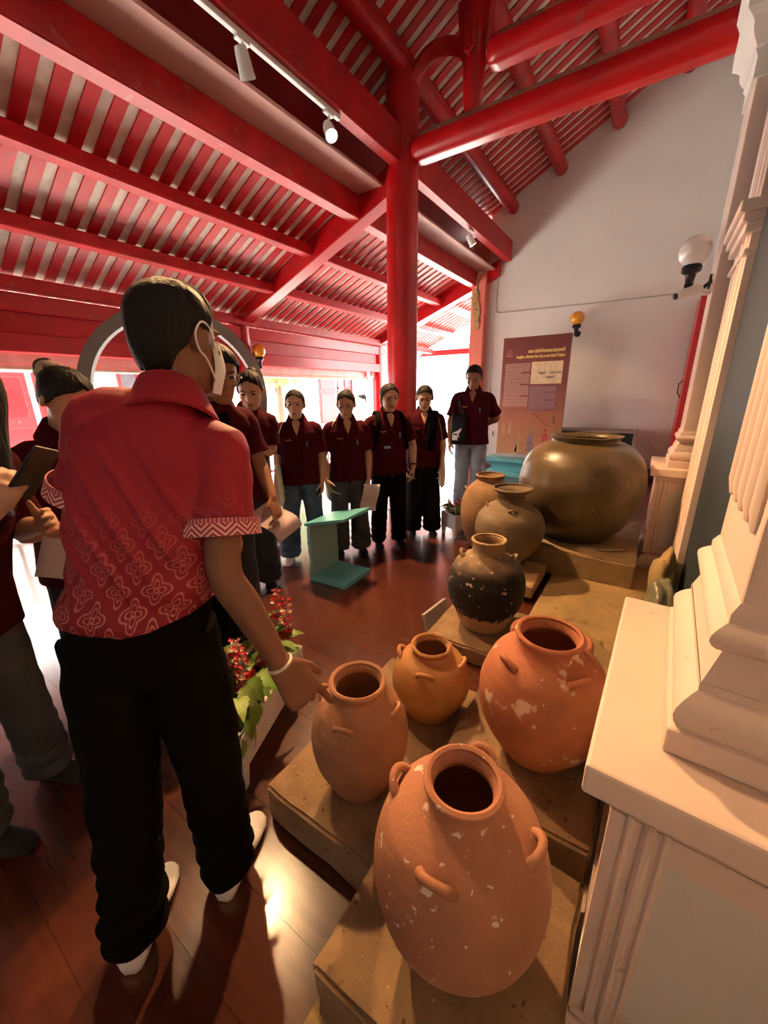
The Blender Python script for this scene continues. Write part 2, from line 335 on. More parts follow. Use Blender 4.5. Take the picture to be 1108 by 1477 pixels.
# ------------------------------------------------------------------ pillars on pedestals at the right-hand wall
def rmould(prof, x0, x1, y0, y1):
    """rectangular moulding: profile of (outset, z) run round a rectangle"""
    return MB().rings([[(x0-o, y0-o, z), (x1, y0-o, z), (x1, y1+o, z), (x0-o, y1+o, z)] for o, z in prof])
def arc(o0, z0, o1, z1, bulge, k=5):
    return [(o0+(o1-o0)*i/k+bulge*math.sin(math.pi*i/k), z0+(z1-z0)*i/k) for i in range(k+1)]
def pillar(label, X, Y, wall_x, D=.67, top=4.9, capital=None, flutes=False):
    t = thing('classical_pillar', label, 'pillar', (X, Y, 0)); W = wall_x-X
    rmould([(0, .03), (0, .10)]+arc(0, .10, -.02, .13, .006)+[(-.02, .13), (-.035, .15), (-.04, .17)], .03, W, .03, D-.03).build('base_moulding', CREAM, t, smooth=True)
    rmould([(0, .0), (0, .05)], .015, W, .015, D-.015).build('base_step', CREAM, t)
    d0, d1, z0, z1 = .06, D-.06, .16, .75
    MB().box(d0, W, d0, d1, z0, z1).build('dado', CREAM_PANEL, t)
    fr = MB(); fw = .075                                     # raised frame round the sunk front panel, with a fine bead
    fr.box(d0-.012, d0+fw, d0-.018, d0+.01, z0, z1); fr.box(d0+fw, W, d0-.0175, d0+.01, z0, z0+.06); fr.box(d0+fw, W, d0-.0175, d0+.01, z1-.06, z1)
    fr.box(d0-.0115, d0+.02, d0+.01, d1-fw, z0, z0+.05); fr.box(d0-.0115, d0+.02, d0+.01, d1-fw, z1-.05, z1); fr.box(d0-.012, d0+.02, d1-fw, d1+.012, z0, z1)
    fr.build('panel_frame', CREAM, t)
    bd = MB()
    for xx, r in ((d0+.018, .007), (d0+.045, .010), (d0+.068, .006)): bd.tube([(xx, d0-.018, z0+.03), (xx, d0-.018, z1)], r, 8)
    bd.build('bead_moulding', CREAM, t, smooth=True)
    rmould([(-.035, .735), (-.02, .76), (-.02, .80)], .02, W, .02, D-.02).build('lower_cap', CREAM, t, bevel=.003)
    rmould([(0, .80), (0, .86)], 0, W, 0, D).build('cap_slab', CREAM, t, bevel=.006)
    px, py0, py1 = .10, .10, D-.10
    rmould([(0, .86), (0, .91)], px, W, py0, py1).build('plinth', CREAM, t, bevel=.006)
    s = .055
    rmould([(-.012, .91)]+arc(-.012, .912, -.024, .975, .014)+[(-.030, .98), (-.030, .995)], px, W, py0, py1).build('lower_torus', CREAM, t, smooth=True)
    rmould([(-.030, .995)]+arc(-.0305, .993, -.048, 1.05, .0)+[(-.048, 1.055)], px, W, py0, py1).build('scotia', CREAM, t, smooth=True)
    rmould([(-.045, 1.055)]+arc(-.038, 1.057, -.042, 1.10, .014)+[(-.046, 1.103), (-.046, 1.118), (-.055, 1.135)], px, W, py0, py1).build('upper_torus', CREAM, t, smooth=True)
    rmould([(-s, 1.12), (-s, top)], px, W, py0, py1).build('shaft', CREAM, t, bevel=.006)
    if flutes:
        x = px+s; y0 = py0+s+.045; n = 5; yy1 = py1-s-.03
        for k in range(n):
            yk = y0+(yy1-y0)*k/(n-1)
            MB().tube([(x-.001, yk, 1.24), (x-.001, yk, 1.27), (x-.001, yk, top-.2)], [(.006, .014), (.012, .021), (.012, .021)], 10, (1, 0, 0)).build('reed', CREAM, t, smooth=True)
    if capital:
        z = capital
        for nm, prof in (('necking', [(-.035, z), (-.035, z+.10), (-.02, z+.13)]), ('echinus', [(-.02, z+.15)]+arc(-.02, z+.15, .015, z+.25, .01)+[(.03, z+.27)]), ('abacus', [(.03, z+.27), (.06, z+.30), (.065, z+.42), (.09, z+.46), (.09, z+.62)])):
            rmould(prof, px, W, py0, py1).build(nm, PLASTER, t, smooth=True)
    return t
pillar('near cream pillar with reeded shaft on a pedestal beside the large terracotta jars', 0.0, .585, .60, flutes=True).rotation_euler = (0, 0, R(-2))
pillar('farther cream pillar on a pedestal behind the huge round jar, tie beam ending at its capital', .075, 3.60, .60, top=6.0, capital=3.22)
# door case and slate-grey door between the pillars
t = tag(thing('door_case', 'cream moulded door surround between the two pillars with a small impost capital', 'door frame', (.30, 3.05, 0)))
MB().box(.0, .05, 0, .54, 0, 5.2).build('jamb', CREAM, t, bevel=.004)
bd = MB()
for yy, r in ((.06, .022), (.13, .014), (.2, .022), (.34, .012)): bd.tube([(0, yy, .02), (0, yy, 5.1)], [(r*.6, r)]*2, 8, (1, 0, 0), False)
bd.build('moulding', CREAM, t, smooth=True)
for k, (o, z0, z1) in enumerate(((.02, 2.12, 2.15), (.035, 2.22, 2.27), (.055, 2.27, 2.31), (.075, 2.31, 2.36))):
    MB().box(-o, .05, -o, .54, z0, z1).build('impost', CREAM, t, bevel=.008)
dr = struct(MB().box(.352, .50, 1.1, 3.7, .0, 5.2).build('door_1', SLATE))
MB().box(.336, .352, 1.1, 1.9, .02, 5.1).build('door_leaf', SLATE, dr, bevel=.004)
MB().box(.336, .352, 1.93, 3.04, .02, 5.1).build('door_leaf', SLATE, dr, bevel=.004)
MB().box(.328, .352, 1.9, 1.93, .02, 5.1).build('meeting_strip', SLATE, dr, bevel=.004)
# red door frame and fittings by the far pillar
t = thing('red_door_leaf', 'tall narrow red door edge beyond the farther cream pillar', 'door', (.33, 7.0, 0))
MB().box(0, .07, 0, .72, 0, 2.62).build('leaf', RED, t, bevel=.004)
MB().tube([(-.012, .06, 1.32), (-.05, .08, 1.38), (-.05, .1, 1.5), (-.012, .1, 1.55)], .008, 8).build('ring_pull', BLACK, t, smooth=True)
t = thing('red_cylinder', 'small red cylinder with black top behind the farther pedestal', 'cylinder', (.245, 5.35, 0))
MB().lathe([(.09, 0), (.095, .02), (.095, .50), (.07, .58), (.035, .62)], 24).build('body', RED, t, smooth=True)
MB().lathe([(.03, .62), (.03, .68), (.012, .69), (.03, .70), (.03, .75), (.01, .76)], 14).build('valve', BLACK, t, smooth=True)
MB().box(-.10, .04, -.012, .012, .66, .68).build('lever', BLACK, t, bevel=.004)
# ------------------------------------------------------------------ display bed and stone blocks
def rough_block(name, label, x0, x1, y0, y1, z0, z1, m=STONE, seed=1, cat='stone block', amp=.006, cut=.022, rz=0):
    bm = bmesh.new(); bmesh.ops.create_cube(bm, size=1)
    cx, cy, cz = (x0+x1)/2, (y0+y1)/2, z0
    for v in bm.verts: v.co = Vector((v.co.x*(x1-x0), v.co.y*(y1-y0), (v.co.z+.5)*(z1-z0)))
    bmesh.ops.bevel(bm, geom=list(bm.edges), offset=cut*.45, segments=2, affect='EDGES')
    bmesh.ops.subdivide_edges(bm, edges=[e for e in bm.edges if e.calc_length() > .06], cuts=8, use_grid_fill=True)
    for v in bm.verts:
        n = mnoise.noise_vector(v.co*9+Vector((seed*7.1, 0, 0)))*amp+mnoise.noise_vector(v.co*30+Vector((seed, 3, 0)))*amp*.4
        if v.co.z < .004: n.z = 0
        v.co += n
    me = bpy.data.meshes.new(name); bm.to_mesh(me); bm.free(); me.shade_smooth(); me.set_sharp_from_angle(angle=R(35)); me.materials.append(m)
    o = obj(name, me, None, (cx, cy, cz), (0, 0, rz)); return tag(o, label, cat)
# earth bed with real cracks
bm = bmesh.new(); gx, gy = 34, 110
X0, X1, Y0, Y1 = -.47, .33, .30, 3.60
cr = [[(-.30, 2.42), (-.22, 2.36), (-.15, 2.38), (-.05, 2.33)], [(-.02, 2.30), (.05, 2.18), (.06, 2.05), (.12, 1.98)], [(-.42, 2.30), (-.30, 2.36), (-.2, 2.46), (-.12, 2.47)], [(-.1, 1.75), (0, 1.83), (.05, 1.80)], [(-.05, 2.75), (.03, 2.68), (.1, 2.70)]]
def cdist(x, y):
    best = 9
    for L in cr:
        for a, b in zip(L, L[1:]):
            ax, ay = a; bx, by = b; dx, dy = bx-ax, by-ay; t_ = max(0, min(1, ((x-ax)*dx+(y-ay)*dy)/(dx*dx+dy*dy))); best = min(best, math.hypot(x-ax-dx*t_, y-ay-dy*t_))
    return best
gx, gy = 70, 200; vs = []
for j in range(gy+1):
    for i in range(gx+1):
        x = X0+(X1-X0)*i/gx; y_ = Y0+(Y1-Y0)*j/gy
        z = .045+.007*mnoise.noise(Vector((x*5, y_*5, 0)))+.003*mnoise.noise(Vector((x*22, y_*22, 4)))
        if i in (0, gx) or j in (0, gy): z = 0
        elif i in (1, gx-1) or j in (1, gy-1): z = .036
        d = cdist(x+.012*mnoise.noise(Vector((x*30, y_*30, 9))), y_)
        if d < .010: z -= .022
        vs.append((x, y_, z))
fs = [(j*(gx+1)+i, j*(gx+1)+i+1, (j+1)*(gx+1)+i+1, (j+1)*(gx+1)+i) for j in range(gy) for i in range(gx)]
bed = MB().add(vs, fs); bed.f.append(tuple([i for i in range(gx+1)]+[j*(gx+1)+gx for j in range(1, gy+1)]+[gy*(gx+1)+i for i in range(gx-1, -1, -1)]+[j*(gx+1) for j in range(gy-1, 0, -1)]))
tag(bed.build('earth_bed', EARTH, smooth='all'), 'low bed of cracked brown earth under the jars along the pillars', 'display bed')
BZ = .047
rough_block('stone_block', 'low wide stone block under the pale pointed-at jar and the small orange jar', -.915, -.40, .60, 1.42, .0, .15, seed=2)
rough_block('stone_block', 'stone block carrying the largest foreground terracotta jar', -.44, .045, .34, .84, BZ, .235, seed=3)
rough_block('stone_block', 'stone block carrying the terracotta jar next to the near pedestal', -.43, .055, .905, 1.45, BZ, .24, seed=4)
rough_block('stone_block', 'flat stone block under the black-slipped jar', -.90, -.40, 1.76, 2.28, .0, .10, seed=5)
rough_block('stone_block', 'largest stone block, under the huge round brown jar', -.70, .085, 3.10, 4.20, .03, .24, seed=6, m=mat('tan_stone', (.30, .205, .10), .9, .2, 7, .4, 80))
rough_block('brick', 'small brown brick between the black-slipped jar and the big block', -.66, -.50, 2.60, 3.06, BZ-.01, .125, seed=7, m=mat('brick_tan', (.33, .20, .09), .9, .2, 9, .3, 80), cat='brick', cut=.01, amp=.002)
rough_block('stone_block', 'stone block under the grey-brown narrow-necked jar', -1.08, -.68, 2.68, 3.20, .0, .16, seed=8)
t = tag(rough_block('label_plate', 'thin grey plate tilted on edge left of the black-slipped jar', -.012, .012, 1.88, 2.14, 0, .13, m=mat('grey_plate', (.33, .31, .28), .5), cat='plate', amp=.0005, cut=.004, seed=9)); t.location = (-.93, 2.01, 0); t.rotation_euler = (0, R(-18), R(-6))
def rock(name, label, c, r, m, seed, amp=.25, cat='rock'):
    bm = bmesh.new(); bmesh.ops.create_icosphere(bm, subdivisions=4, radius=1)
    for v in bm.verts:
        d = 1+amp*mnoise.noise(v.co*1.5+Vector((seed, 0, 0)))+amp*.4*mnoise.noise(v.co*4+Vector((0, seed, 0)))
        v.co = Vector((v.co.x*r[0]*d, v.co.y*r[1]*d, max(v.co.z*d, -.55)*r[2]))
    zmin = min(v.co.z for v in bm.verts)
    for v in bm.verts: v.co.z -= zmin
    me = bpy.data.meshes.new(name); bm.to_mesh(me); bm.free(); me.shade_smooth(); me.materials.append(m)
    return tag(obj(name, me, None, c), label, cat)
rock('boulder', 'tan boulder against the slate door behind the near pillar', (.235, 2.90, BZ-.01), (.080, .17, .27), mat('tan_rock', (.33, .23, .09), .9, .25, 6, .4, 50), 3)
rock('glossy_rock', 'shiny grey-green lumpy rock beside the near pedestal', (.215, 2.56, BZ-.01), (.10, .15, .22), mat('glazed_rock', (.20, .20, .12), .16, .35, 9, .5, 14, coat=.8), 8, .3)
# ------------------------------------------------------------------ jars
def clay(name, col, flakes, rough=.75, dark=None, ridge=True, extra=None, bump=.35):
    """fired clay: mottled tone, pale lime flakes, faint throwing lines"""
    m = bpy.data.materials.new(name); m.use_nodes = True; nt = m.node_tree; b = nt.nodes['Principled BSDF']; b.inputs['Roughness'].default_value = rough
    tc = nd(nt, 'ShaderNodeTexCoord'); L = nt.links.new
    def noise(scale, det=4, vec=None):
        n = nd(nt, 'ShaderNodeTexNoise'); n.inputs['Scale'].default_value = scale; n.inputs['Detail'].default_value = det; L(vec or tc.outputs['Object'], n.inputs['Vector']); return n.outputs['Fac']
    def rng_(src, a, c):
        r_ = nd(nt, 'ShaderNodeMapRange'); r_.inputs[1].default_value = a; r_.inputs[2].default_value = c; L(src, r_.inputs[0]); return r_.outputs[0]
    def mix(f, a, c):
        x = nd(nt, 'ShaderNodeMix', data_type='RGBA'); L(f, x.inputs[0])
        if isinstance(a, tuple): x.inputs[6].default_value = (*a, 1)
        else: L(a, x.inputs[6])
        if isinstance(c, tuple): x.inputs[7].default_value = (*c, 1)
        else: L(c, x.inputs[7])
        return x.outputs[2]
    c = mix(rng_(noise(5), .35, .68), tuple(q*.78 for q in col), tuple(min(1, q*1.18) for q in col))
    c = mix(rng_(noise(2.2), .5, .72), c, tuple(min(1, q*k) for q, k in zip(col, (1.15, 1.3, 1.45))))
    sep = nd(nt, 'ShaderNodeSeparateXYZ'); L(tc.outputs['Object'], sep.inputs[0])
    if dark:                                                # black slip over the middle, ragged at both edges
        z0, z1, dc = dark
        wv = nd(nt, 'ShaderNodeMath', operation='MULTIPLY_ADD'); L(noise(14, 3), wv.inputs[0]); wv.inputs[1].default_value = .10; L(sep.outputs[2], wv.inputs[2])
        mpv = nd(nt, 'ShaderNodeMapping'); mpv.inputs['Scale'].default_value = (26, 26, 3); L(tc.outputs['Object'], mpv.inputs[0])
        w2 = nd(nt, 'ShaderNodeMath', operation='MULTIPLY_ADD'); L(noise(1, 3, mpv.outputs[0]), w2.inputs[0]); w2.inputs[1].default_value = .16; L(sep.outputs[2], w2.inputs[2])
        lo = rng_(w2.outputs[0], z0+.075, z0+.085); hi = rng_(wv.outputs[0], z1+.19, z1-.0)
        mm = nd(nt, 'ShaderNodeMath', operation='MULTIPLY'); L(lo, mm.inputs[0]); L(hi, mm.inputs[1])
        c = mix(mm.outputs[0], c, dc)
    for sc, th, w, fc in flakes: c = mix(rng_(noise(sc, 3), th, th+w), c, fc)
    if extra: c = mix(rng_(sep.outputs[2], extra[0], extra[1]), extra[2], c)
    L(c, b.inputs['Base Color'])
    wv = nd(nt, 'ShaderNodeTexWave', wave_type='BANDS', bands_direction='Z'); wv.inputs['Scale'].default_value = 9; wv.inputs['Distortion'].default_value = 1.2; wv.inputs['Detail'].default_value = 3; L(tc.outputs['Object'], wv.inputs['Vector'])
    ad = nd(nt, 'ShaderNodeMath', operation='MULTIPLY_ADD'); L(wv.outputs['Fac'], ad.inputs[0]); ad.inputs[1].default_value = .25 if ridge else 0; L(noise(70, 6), ad.inputs[2])
    bp = nd(nt, 'ShaderNodeBump'); bp.inputs['Strength'].default_value = bump; bp.inputs['Distance'].default_value = .006; L(ad.outputs[0], bp.inputs['Height']); L(bp.outputs[0], b.inputs['Normal'])
    return m
FL = (.74, .60, .48)
def jar(name, label, loc, prof, m, lugs=0, lugz=.8, lugr=.03, lug0=0, wall=.014, seed=1, amp=.004, chip=0, bottom_in=.1, rz=0, lug_tilt=.0, gone=()):
    """prof: (r, z) from the foot to the lip; returns the thing"""
    t = thing(name, label, 'jar', loc, rz)
    P = smooth_path(prof, 5); H = prof[-1][1]
    inner = [(max(r-wall, .01), z) for r, z in P if z > bottom_in*H][::-1]
    full = [(.01, 0)]+P+[(P[-1][0]-wall*.5, P[-1][1]+.004)]+inner+[(.01, bottom_in*H)]
    n = 56; rg = []
    for r, z in full:
        ring = []
        for i in range(n):
            a = 2*math.pi*i/n; d = Vector((math.cos(a), math.sin(a), 0)); k = 1+amp/.1*mnoise.noise(Vector((d.x*1.2, d.y*1.2, z*5+seed*3)))*.35
            zz = z
            if chip and z > H*.955: zz = z-chip*max(0, mnoise.noise(Vector((d.x*3.1, d.y*3.1, seed))))
            ring.append((d.x*r*k, d.y*r*k, zz))
        rg.append(ring)
    MB().rings(rg).build('body', m, t, smooth=True)
    for k in range(lugs):
        if k in gone: continue
        a = lug0+2*math.pi*k/lugs
        zi = lugz*H; rr = np.interp(zi, [z for r, z in P if True], [r for r, z in P]); rlo = np.interp(zi-lugr*1.2, [z for _, z in P], [r for r, _ in P])
        dz_ = .02; dr_ = np.interp(zi+dz_, [z for _, z in P], [r for r, _ in P])-np.interp(zi-dz_, [z for _, z in P], [r for r, _ in P]); nl_ = math.hypot(2*dz_, dr_); nx_, nz_ = 2*dz_/nl_, -dr_/nl_
        pts = []
        for q in range(9):
            b_ = math.pi*q/8; tang = math.cos(b_)*lugr; out = math.sin(b_)*lugr*.95-.006
            hh = math.sin(b_)*lugr*1.05-.005; pts.append((rr-.004+.62*hh, tang, zi+.82*hh))
        M = Matrix.Rotation(a, 4, 'Z'); MBl = MB().tube([tuple(M @ Vector(p)) for p in pts], [lugr*.42, lugr*.36, lugr*.32, lugr*.30, lugr*.30, lugr*.30, lugr*.32, lugr*.36, lugr*.42], 10, (0, 0, 1))
        MBl.build('lug', m, t, smooth='all')
    return t
TERRA = clay('terracotta_pale', (.42, .18, .095), [(23, .68, .03, FL), (48, .69, .02, FL)])
TERRA2 = clay('terracotta_orange', (.44, .155, .07), [(13, .64, .05, (.68, .50, .37)), (38, .70, .02, FL)])
TERRA3 = clay('terracotta_sandy', (.40, .185, .09), [(50, .72, .02, FL)])
TERRA4 = clay('ochre_clay', (.50, .235, .075), [(6, .66, .06, (.36, .29, .24)), (16, .70, .03, (.26, .12, .05))], rough=.5)
SLIP = clay('black_slip', (.45, .29, .15), [(28, .66, .02, (.66, .52, .38)), (60, .70, .02, (.66, .52, .38))], dark=(.12, .41, (.012, .010, .009)))
GREYJ = clay('grey_clay', (.17, .12, .068), [(5, .60, .1, (.22, .19, .14))], rough=.8)
TANJ = clay('tan_clay', (.33, .20, .10), [(9, .66, .05, (.26, .17, .09))], rough=.85)
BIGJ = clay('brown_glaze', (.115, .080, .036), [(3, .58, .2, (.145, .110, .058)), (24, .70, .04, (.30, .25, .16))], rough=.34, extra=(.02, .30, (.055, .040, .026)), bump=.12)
def J(h, R_, r, foot=.55, neck=.6, hm=.52, collar=.07):
    """ovoid jar profile: height, body radius, lip radius, foot radius ratio, neck, height of the widest point"""
    s = h*(1-collar)
    return [(R_*foot, 0), (R_*(foot+.10), s*.06), (R_*.80, s*.22), (R_*.95, s*.38), (R_, s*hm), (R_*.965, s*.68), (R_*.80, s*.85), (r*1.04, s*.955), (r*.90, s*1.0), (r*.93, h*.965), (r, h*.985), (r*.985, h)]
jar('terracotta_jar', 'largest terracotta jar in the foreground with pale flakes and lug handles', (-.200, .575, .235), J(.468, .187, .082, .52, hm=.53), TERRA, 4, .80, .030, R(-86), seed=2)
jar('terracotta_jar', 'sandy terracotta jar being pointed at by the man', (-.645, .80, .15), J(.425, .160, .093, .52, hm=.56), TERRA3, 4, .80, .026, R(-75), seed=5)
jar('ochre_jar', 'small glossy ochre jar with broken grey shoulder', (-.594, 1.22, .15), J(.32, .160, .084, .55, hm=.52), TERRA4, 4, .80, .028, R(-75), seed=7, chip=.018)
jar('terracotta_jar', 'wide orange terracotta jar next to the near pedestal', (-.158, 1.175, .24), J(.47, .205, .105, .48, hm=.56), TERRA2, 4, .83, .03, R(-40), seed=9)
jar('black_slipped_jar', 'jar with flaking black slip and a bare pale foot', (-.650, 2.04, .10), J(.545, .222, .098, .55, hm=.55, collar=.12), SLIP, 4, .80, .034, R(-75), seed=11, gone=(0,))
jar('grey_jar', 'grey-brown jar with a narrow neck and flared lip', (-.79, 2.96, .16), [(.13, 0), (.16, .03), (.215, .10), (.255, .19), (.265, .26), (.24, .36), (.17, .43), (.105, .47), (.10, .51), (.115, .54), (.15, .565), (.148, .575)], GREYJ, 4, .74, .025, R(-70), seed=13)
jar('tan_jar', 'pitted tan jar half hidden behind the grey-brown jar', (-1.13, 3.45, .0), [(.13, 0), (.16, .04), (.22, .16), (.25, .32), (.245, .46), (.20, .58), (.13, .65), (.115, .67), (.12, .69), (.13, .71), (.125, .715)], TANJ, 3, .80, .03, R(-40), seed=15)
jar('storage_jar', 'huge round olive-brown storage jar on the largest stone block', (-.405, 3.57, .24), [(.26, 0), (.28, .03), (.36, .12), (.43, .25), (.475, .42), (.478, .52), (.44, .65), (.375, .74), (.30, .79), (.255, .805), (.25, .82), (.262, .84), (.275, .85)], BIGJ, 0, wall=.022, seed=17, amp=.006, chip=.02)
tag(MB().ell((0, 0, 0), (.10, .035, .012)).build('clay_shard', GREYJ, smooth='all'), 'flat clay shard lying at the foot of the huge round jar', 'shard'); s_ = bpy.data.objects['clay_shard']; s_.location = (-.10, 3.30, .252); s_.rotation_euler = (0, R(-6), R(20))
# ------------------------------------------------------------------ turquoise stand
t = thing('caption_stand', 'low turquoise caption stand with sloping top in front of the girls', 'stand', (-2.09, 2.03, 0), R(3))
MB().box(0, .35, 0, .36, 0, .035).build('base', TURQ, t, bevel=.003)
MB().box(0, .03, .01, .35, .035, .47).build('upright', TURQ_D, t, bevel=.003)
MB().prism([(-.02, .455), (.37, .55), (.37, .575), (-.02, .48)], 0, .36, 'y').build('sloping_top', TURQ, t, bevel=.003)
# ------------------------------------------------------------------ information board on its turquoise plinth
bw, bh, by, bx, bz = 1.045, 1.95, 6.95, -2.205, .32
t = thing('board_plinth', 'turquoise stepped plinth carrying the maroon information board', 'plinth', (bx, by, 0))
MB().prism([(-.14, -.22), (bw+.14, -.22), (bw+.14, .25), (-.14, .25)], .255, .315).build('top_slab', TURQ, t, bevel=.006)
MB().rings([[(-.02-o, -.14-o, z), (bw+.02+o, -.14-o, z), (bw+.02+o, .2+o, z), (-.02-o, .2+o, z)] for o, z in [(0, .09), (0, .16), (.02, .20), (.05, .23), (.08, .255)]]).build('neck', TURQ, t, smooth=True)
MB().prism([(-.10, -.2), (bw+.1, -.2), (bw+.1, .24), (-.10, .24)], 0, .09).build('foot', TURQ, t, bevel=.006)
def gradient_mat(name, stops, h):
    m = bpy.data.materials.new(name); m.use_nodes = True; nt = m.node_tree; b = nt.nodes['Principled BSDF']; b.inputs['Roughness'].default_value = .45
    tc = nd(nt, 'ShaderNodeTexCoord'); sp = nd(nt, 'ShaderNodeSeparateXYZ'); nt.links.new(tc.outputs['Object'], sp.inputs[0])
    nz = nd(nt, 'ShaderNodeTexNoise'); nz.inputs['Scale'].default_value = 3; nt.links.new(tc.outputs['Object'], nz.inputs['Vector'])
    ma = nd(nt, 'ShaderNodeMath', operation='MULTIPLY_ADD'); nt.links.new(nz.outputs['Fac'], ma.inputs[0]); ma.inputs[1].default_value = .35; nt.links.new(sp.outputs[2], ma.inputs[2])
    mr = nd(nt, 'ShaderNodeMapRange'); mr.inputs[1].default_value = .17; mr.inputs[2].default_value = h+.17; nt.links.new(ma.outputs[0], mr.inputs[0])
    cr = nd(nt, 'ShaderNodeValToRGB'); nt.links.new(mr.outputs[0], cr.inputs[0]); e = cr.color_ramp.elements
    while len(e) < len(stops): e.new(.5)
    for k, (p, c) in enumerate(stops): e[k].position = p; e[k].color = (*c, 1)
    nt.links.new(cr.outputs[0], b.inputs['Base Color']); return m
t = thing('information_board', 'tall maroon information board with yellow heading leaning behind the huge jar', 'board', (bx, by, bz), 0)
MB().box(0, bw, 0, .07, 0, bh).build('panel', mat('grey_board_edge', (.42, .40, .38), .5), t, bevel=.003)
MB().box(.004, bw-.004, -.004, .0, .06, bh-.004).build('print', gradient_mat('board_print', [(0, (.50, .25, .11)), (.35, (.42, .15, .075)), (.62, (.21, .055, .045)), (1, (.11, .022, .022))], bh), t)
YEL = mat('yellow_print', (.85, .66, .22), .5, .02); TXT = mat('pale_print', (.62, .42, .36), .5, .02)
def text(body, size, loc, m, parent, align='RIGHT', name='lettering', width=None, bold=0.0):
    c = bpy.data.curves.new(name, 'FONT'); c.body = body; c.size = size; c.align_x = align; c.extrude = .001; c.offset = bold
    ob = bpy.data.objects.new('tmp', c); COL.objects.link(ob); dg = bpy.context.evaluated_depsgraph_get(); dg.update()
    me = bpy.data.meshes.new_from_object(ob.evaluated_get(dg), depsgraph=dg); bpy.data.objects.remove(ob)
    xs = [v.co.x for v in me.vertices] or [0, 1]; k = width/(max(xs)-min(xs)) if width else 1
    for v in me.vertices: v.co.x *= k
    me.materials.clear(); me.materials.append(m)
    o = obj(name, me, parent, loc, (R(90), 0, 0)); return o
text('สงขลา เมืองท่าค้าขายบนคาบสมุทรภาคใต้', .07, (bw-.07, -.006, 1.70), YEL, t, width=.56, bold=.0015)
text('Songkhla, a Maritime Port City on the Gulf of Thailand', .06, (bw-.07, -.006, 1.625), YEL, t, width=.74, bold=.0015)
mb = MB(); rr = random.Random(3)
for k in range(9): mb.add([(.11+.045*math.cos(a_)*s_, -.0055, 1.715+.05*math.sin(a_)*s_) for s_ in (1, .8) for a_ in [2*math.pi*q/12 for q in range(12)]], [(q, (q+1) % 12, 12+(q+1) % 12, 12+q) for q in range(12)]) if k == 0 else mb.box(.085+k*.006, .088+k*.006, -.006, -.005, 1.675+.004*k, 1.74-.003*k)
mb.box(.06, .17, -.006, -.005, 1.655, 1.668); mb.build('emblem', mat('emblem_red', (.45, .12, .10), .5), t)
mb = MB(); v = 1.535
for k in range(30):
    L = .40 if k % 8 != 6 else .26
    x = .065
    while x < .065+L:
        w_ = rr.uniform(.02, .06); mb.box(x, min(x+w_, .07+L), -.006, -.005, v, v+.010); x += w_+.006
    v -= .0232
mb.build('thai_text', TXT, t)
MB().box(.475, .925, -.006, -.004, .80, 1.19).build('text_panel', mat('panel_print', (.22, .085, .10), .5, .1), t)
mb = MB(); v = 1.165
for k in range(18):
    L = .40 if k not in (4, 10, 17) else .24
    x = .495
    while x < .495+L:
        w_ = rr.uniform(.02, .06); mb.box(x, min(x+w_, .50+L), -.008, -.007, v, v+.008); x += w_+.006
    v -= .0205
mb.build('english_text', mat('grey_print', (.42, .27, .27), .5, .02), t)
ph = MB().box(.49, .965, -.007, -.004, 1.22, 1.56).build('photo_print', mat('sepia_print', (.70, .56, .36), .5, .12, 9), t)
mb = MB()
for x, h in ((.60, .15), (.70, .17), (.79, .12)): mb.box(x, x+.004, -.009, -.007, 1.38, 1.38+h)
mb.prism([(.585, 1.40), (.64, 1.36), (.70, 1.37), (.72, 1.40)], -.009, -.007, 'y'); mb.prism([(.70, 1.33), (.76, 1.30), (.84, 1.31), (.86, 1.34)], -.009, -.007, 'y')
for q in range(7): mb.prism([(.78+q*.026, 1.37), (.80+q*.026, 1.37), (.80+q*.026, 1.40+.012*(q % 3)), (.78+q*.026, 1.40)], -.009, -.007, 'y')
mb.build('ship_drawing', mat('sepia_ink', (.26, .20, .17), .5), ph)
def figure_print(x, z, h, c, k):
    w = h*.16; mb = MB(); mb.prism([(x-w, z), (x+w*1.1, z), (x+w*.8, z+h*.5), (x+w*.7, z+h*.78), (x+w*.15, z+h*.82), (x-w*.5, z+h*.76), (x-w*.7, z+h*.45)], -.006, -.004, 'y')
    mb.prism([(x+w*.45*math.cos(a_), z+h*.91+w*.5*math.sin(a_)) for a_ in [2*math.pi*q/10 for q in range(10)]], -.007, -.004, 'y')
    mb.build('figure_print', mat('figure_print_%d' % k, c, .5, .25, 30), t)
for k, (x, z, h, c) in enumerate([(.10, .38, .22, (.48, .30, .12)), (.21, .40, .20, (.50, .32, .14)), (.38, .10, .36, (.44, .27, .11)), (.57, .12, .36, (.26, .18, .20)), (.80, .12, .40, (.48, .08, .06)), (.95, .14, .36, (.25, .20, .10)), (.33, .06, .20, (.52, .32, .2))]): figure_print(x, z, h, c, k)
mb = MB().prism([(.56, .77), (.58, .77), (.84, .55), (.82, .55)], -.006, -.004, 'y'); mb.prism([(.90, .58), (.93, .60), (.925, .72), (.905, .74)], -.006, -.004, 'y'); mb.build('mast_print', mat('mast_ink', (.17, .07, .06), .5), t)
# low dark case behind the jar
t = thing('low_case', 'low black case with a pale rim against the white wall behind the huge jar', 'case', (-1.28, 7.30, 0))
MB().box(0, 1.14, 0, .4, 0, .77).build('body', BLACK, t, bevel=.004)
mb = MB().box(-.015, 1.155, -.015, .41, .77, .80); mb.box(-.015, .02, -.015, 0, 0, .77); mb.box(1.12, 1.155, -.015, 0, 0, .77); mb.build('frame', mat('taupe_frame', (.28, .22, .18), .5), t, bevel=.003)
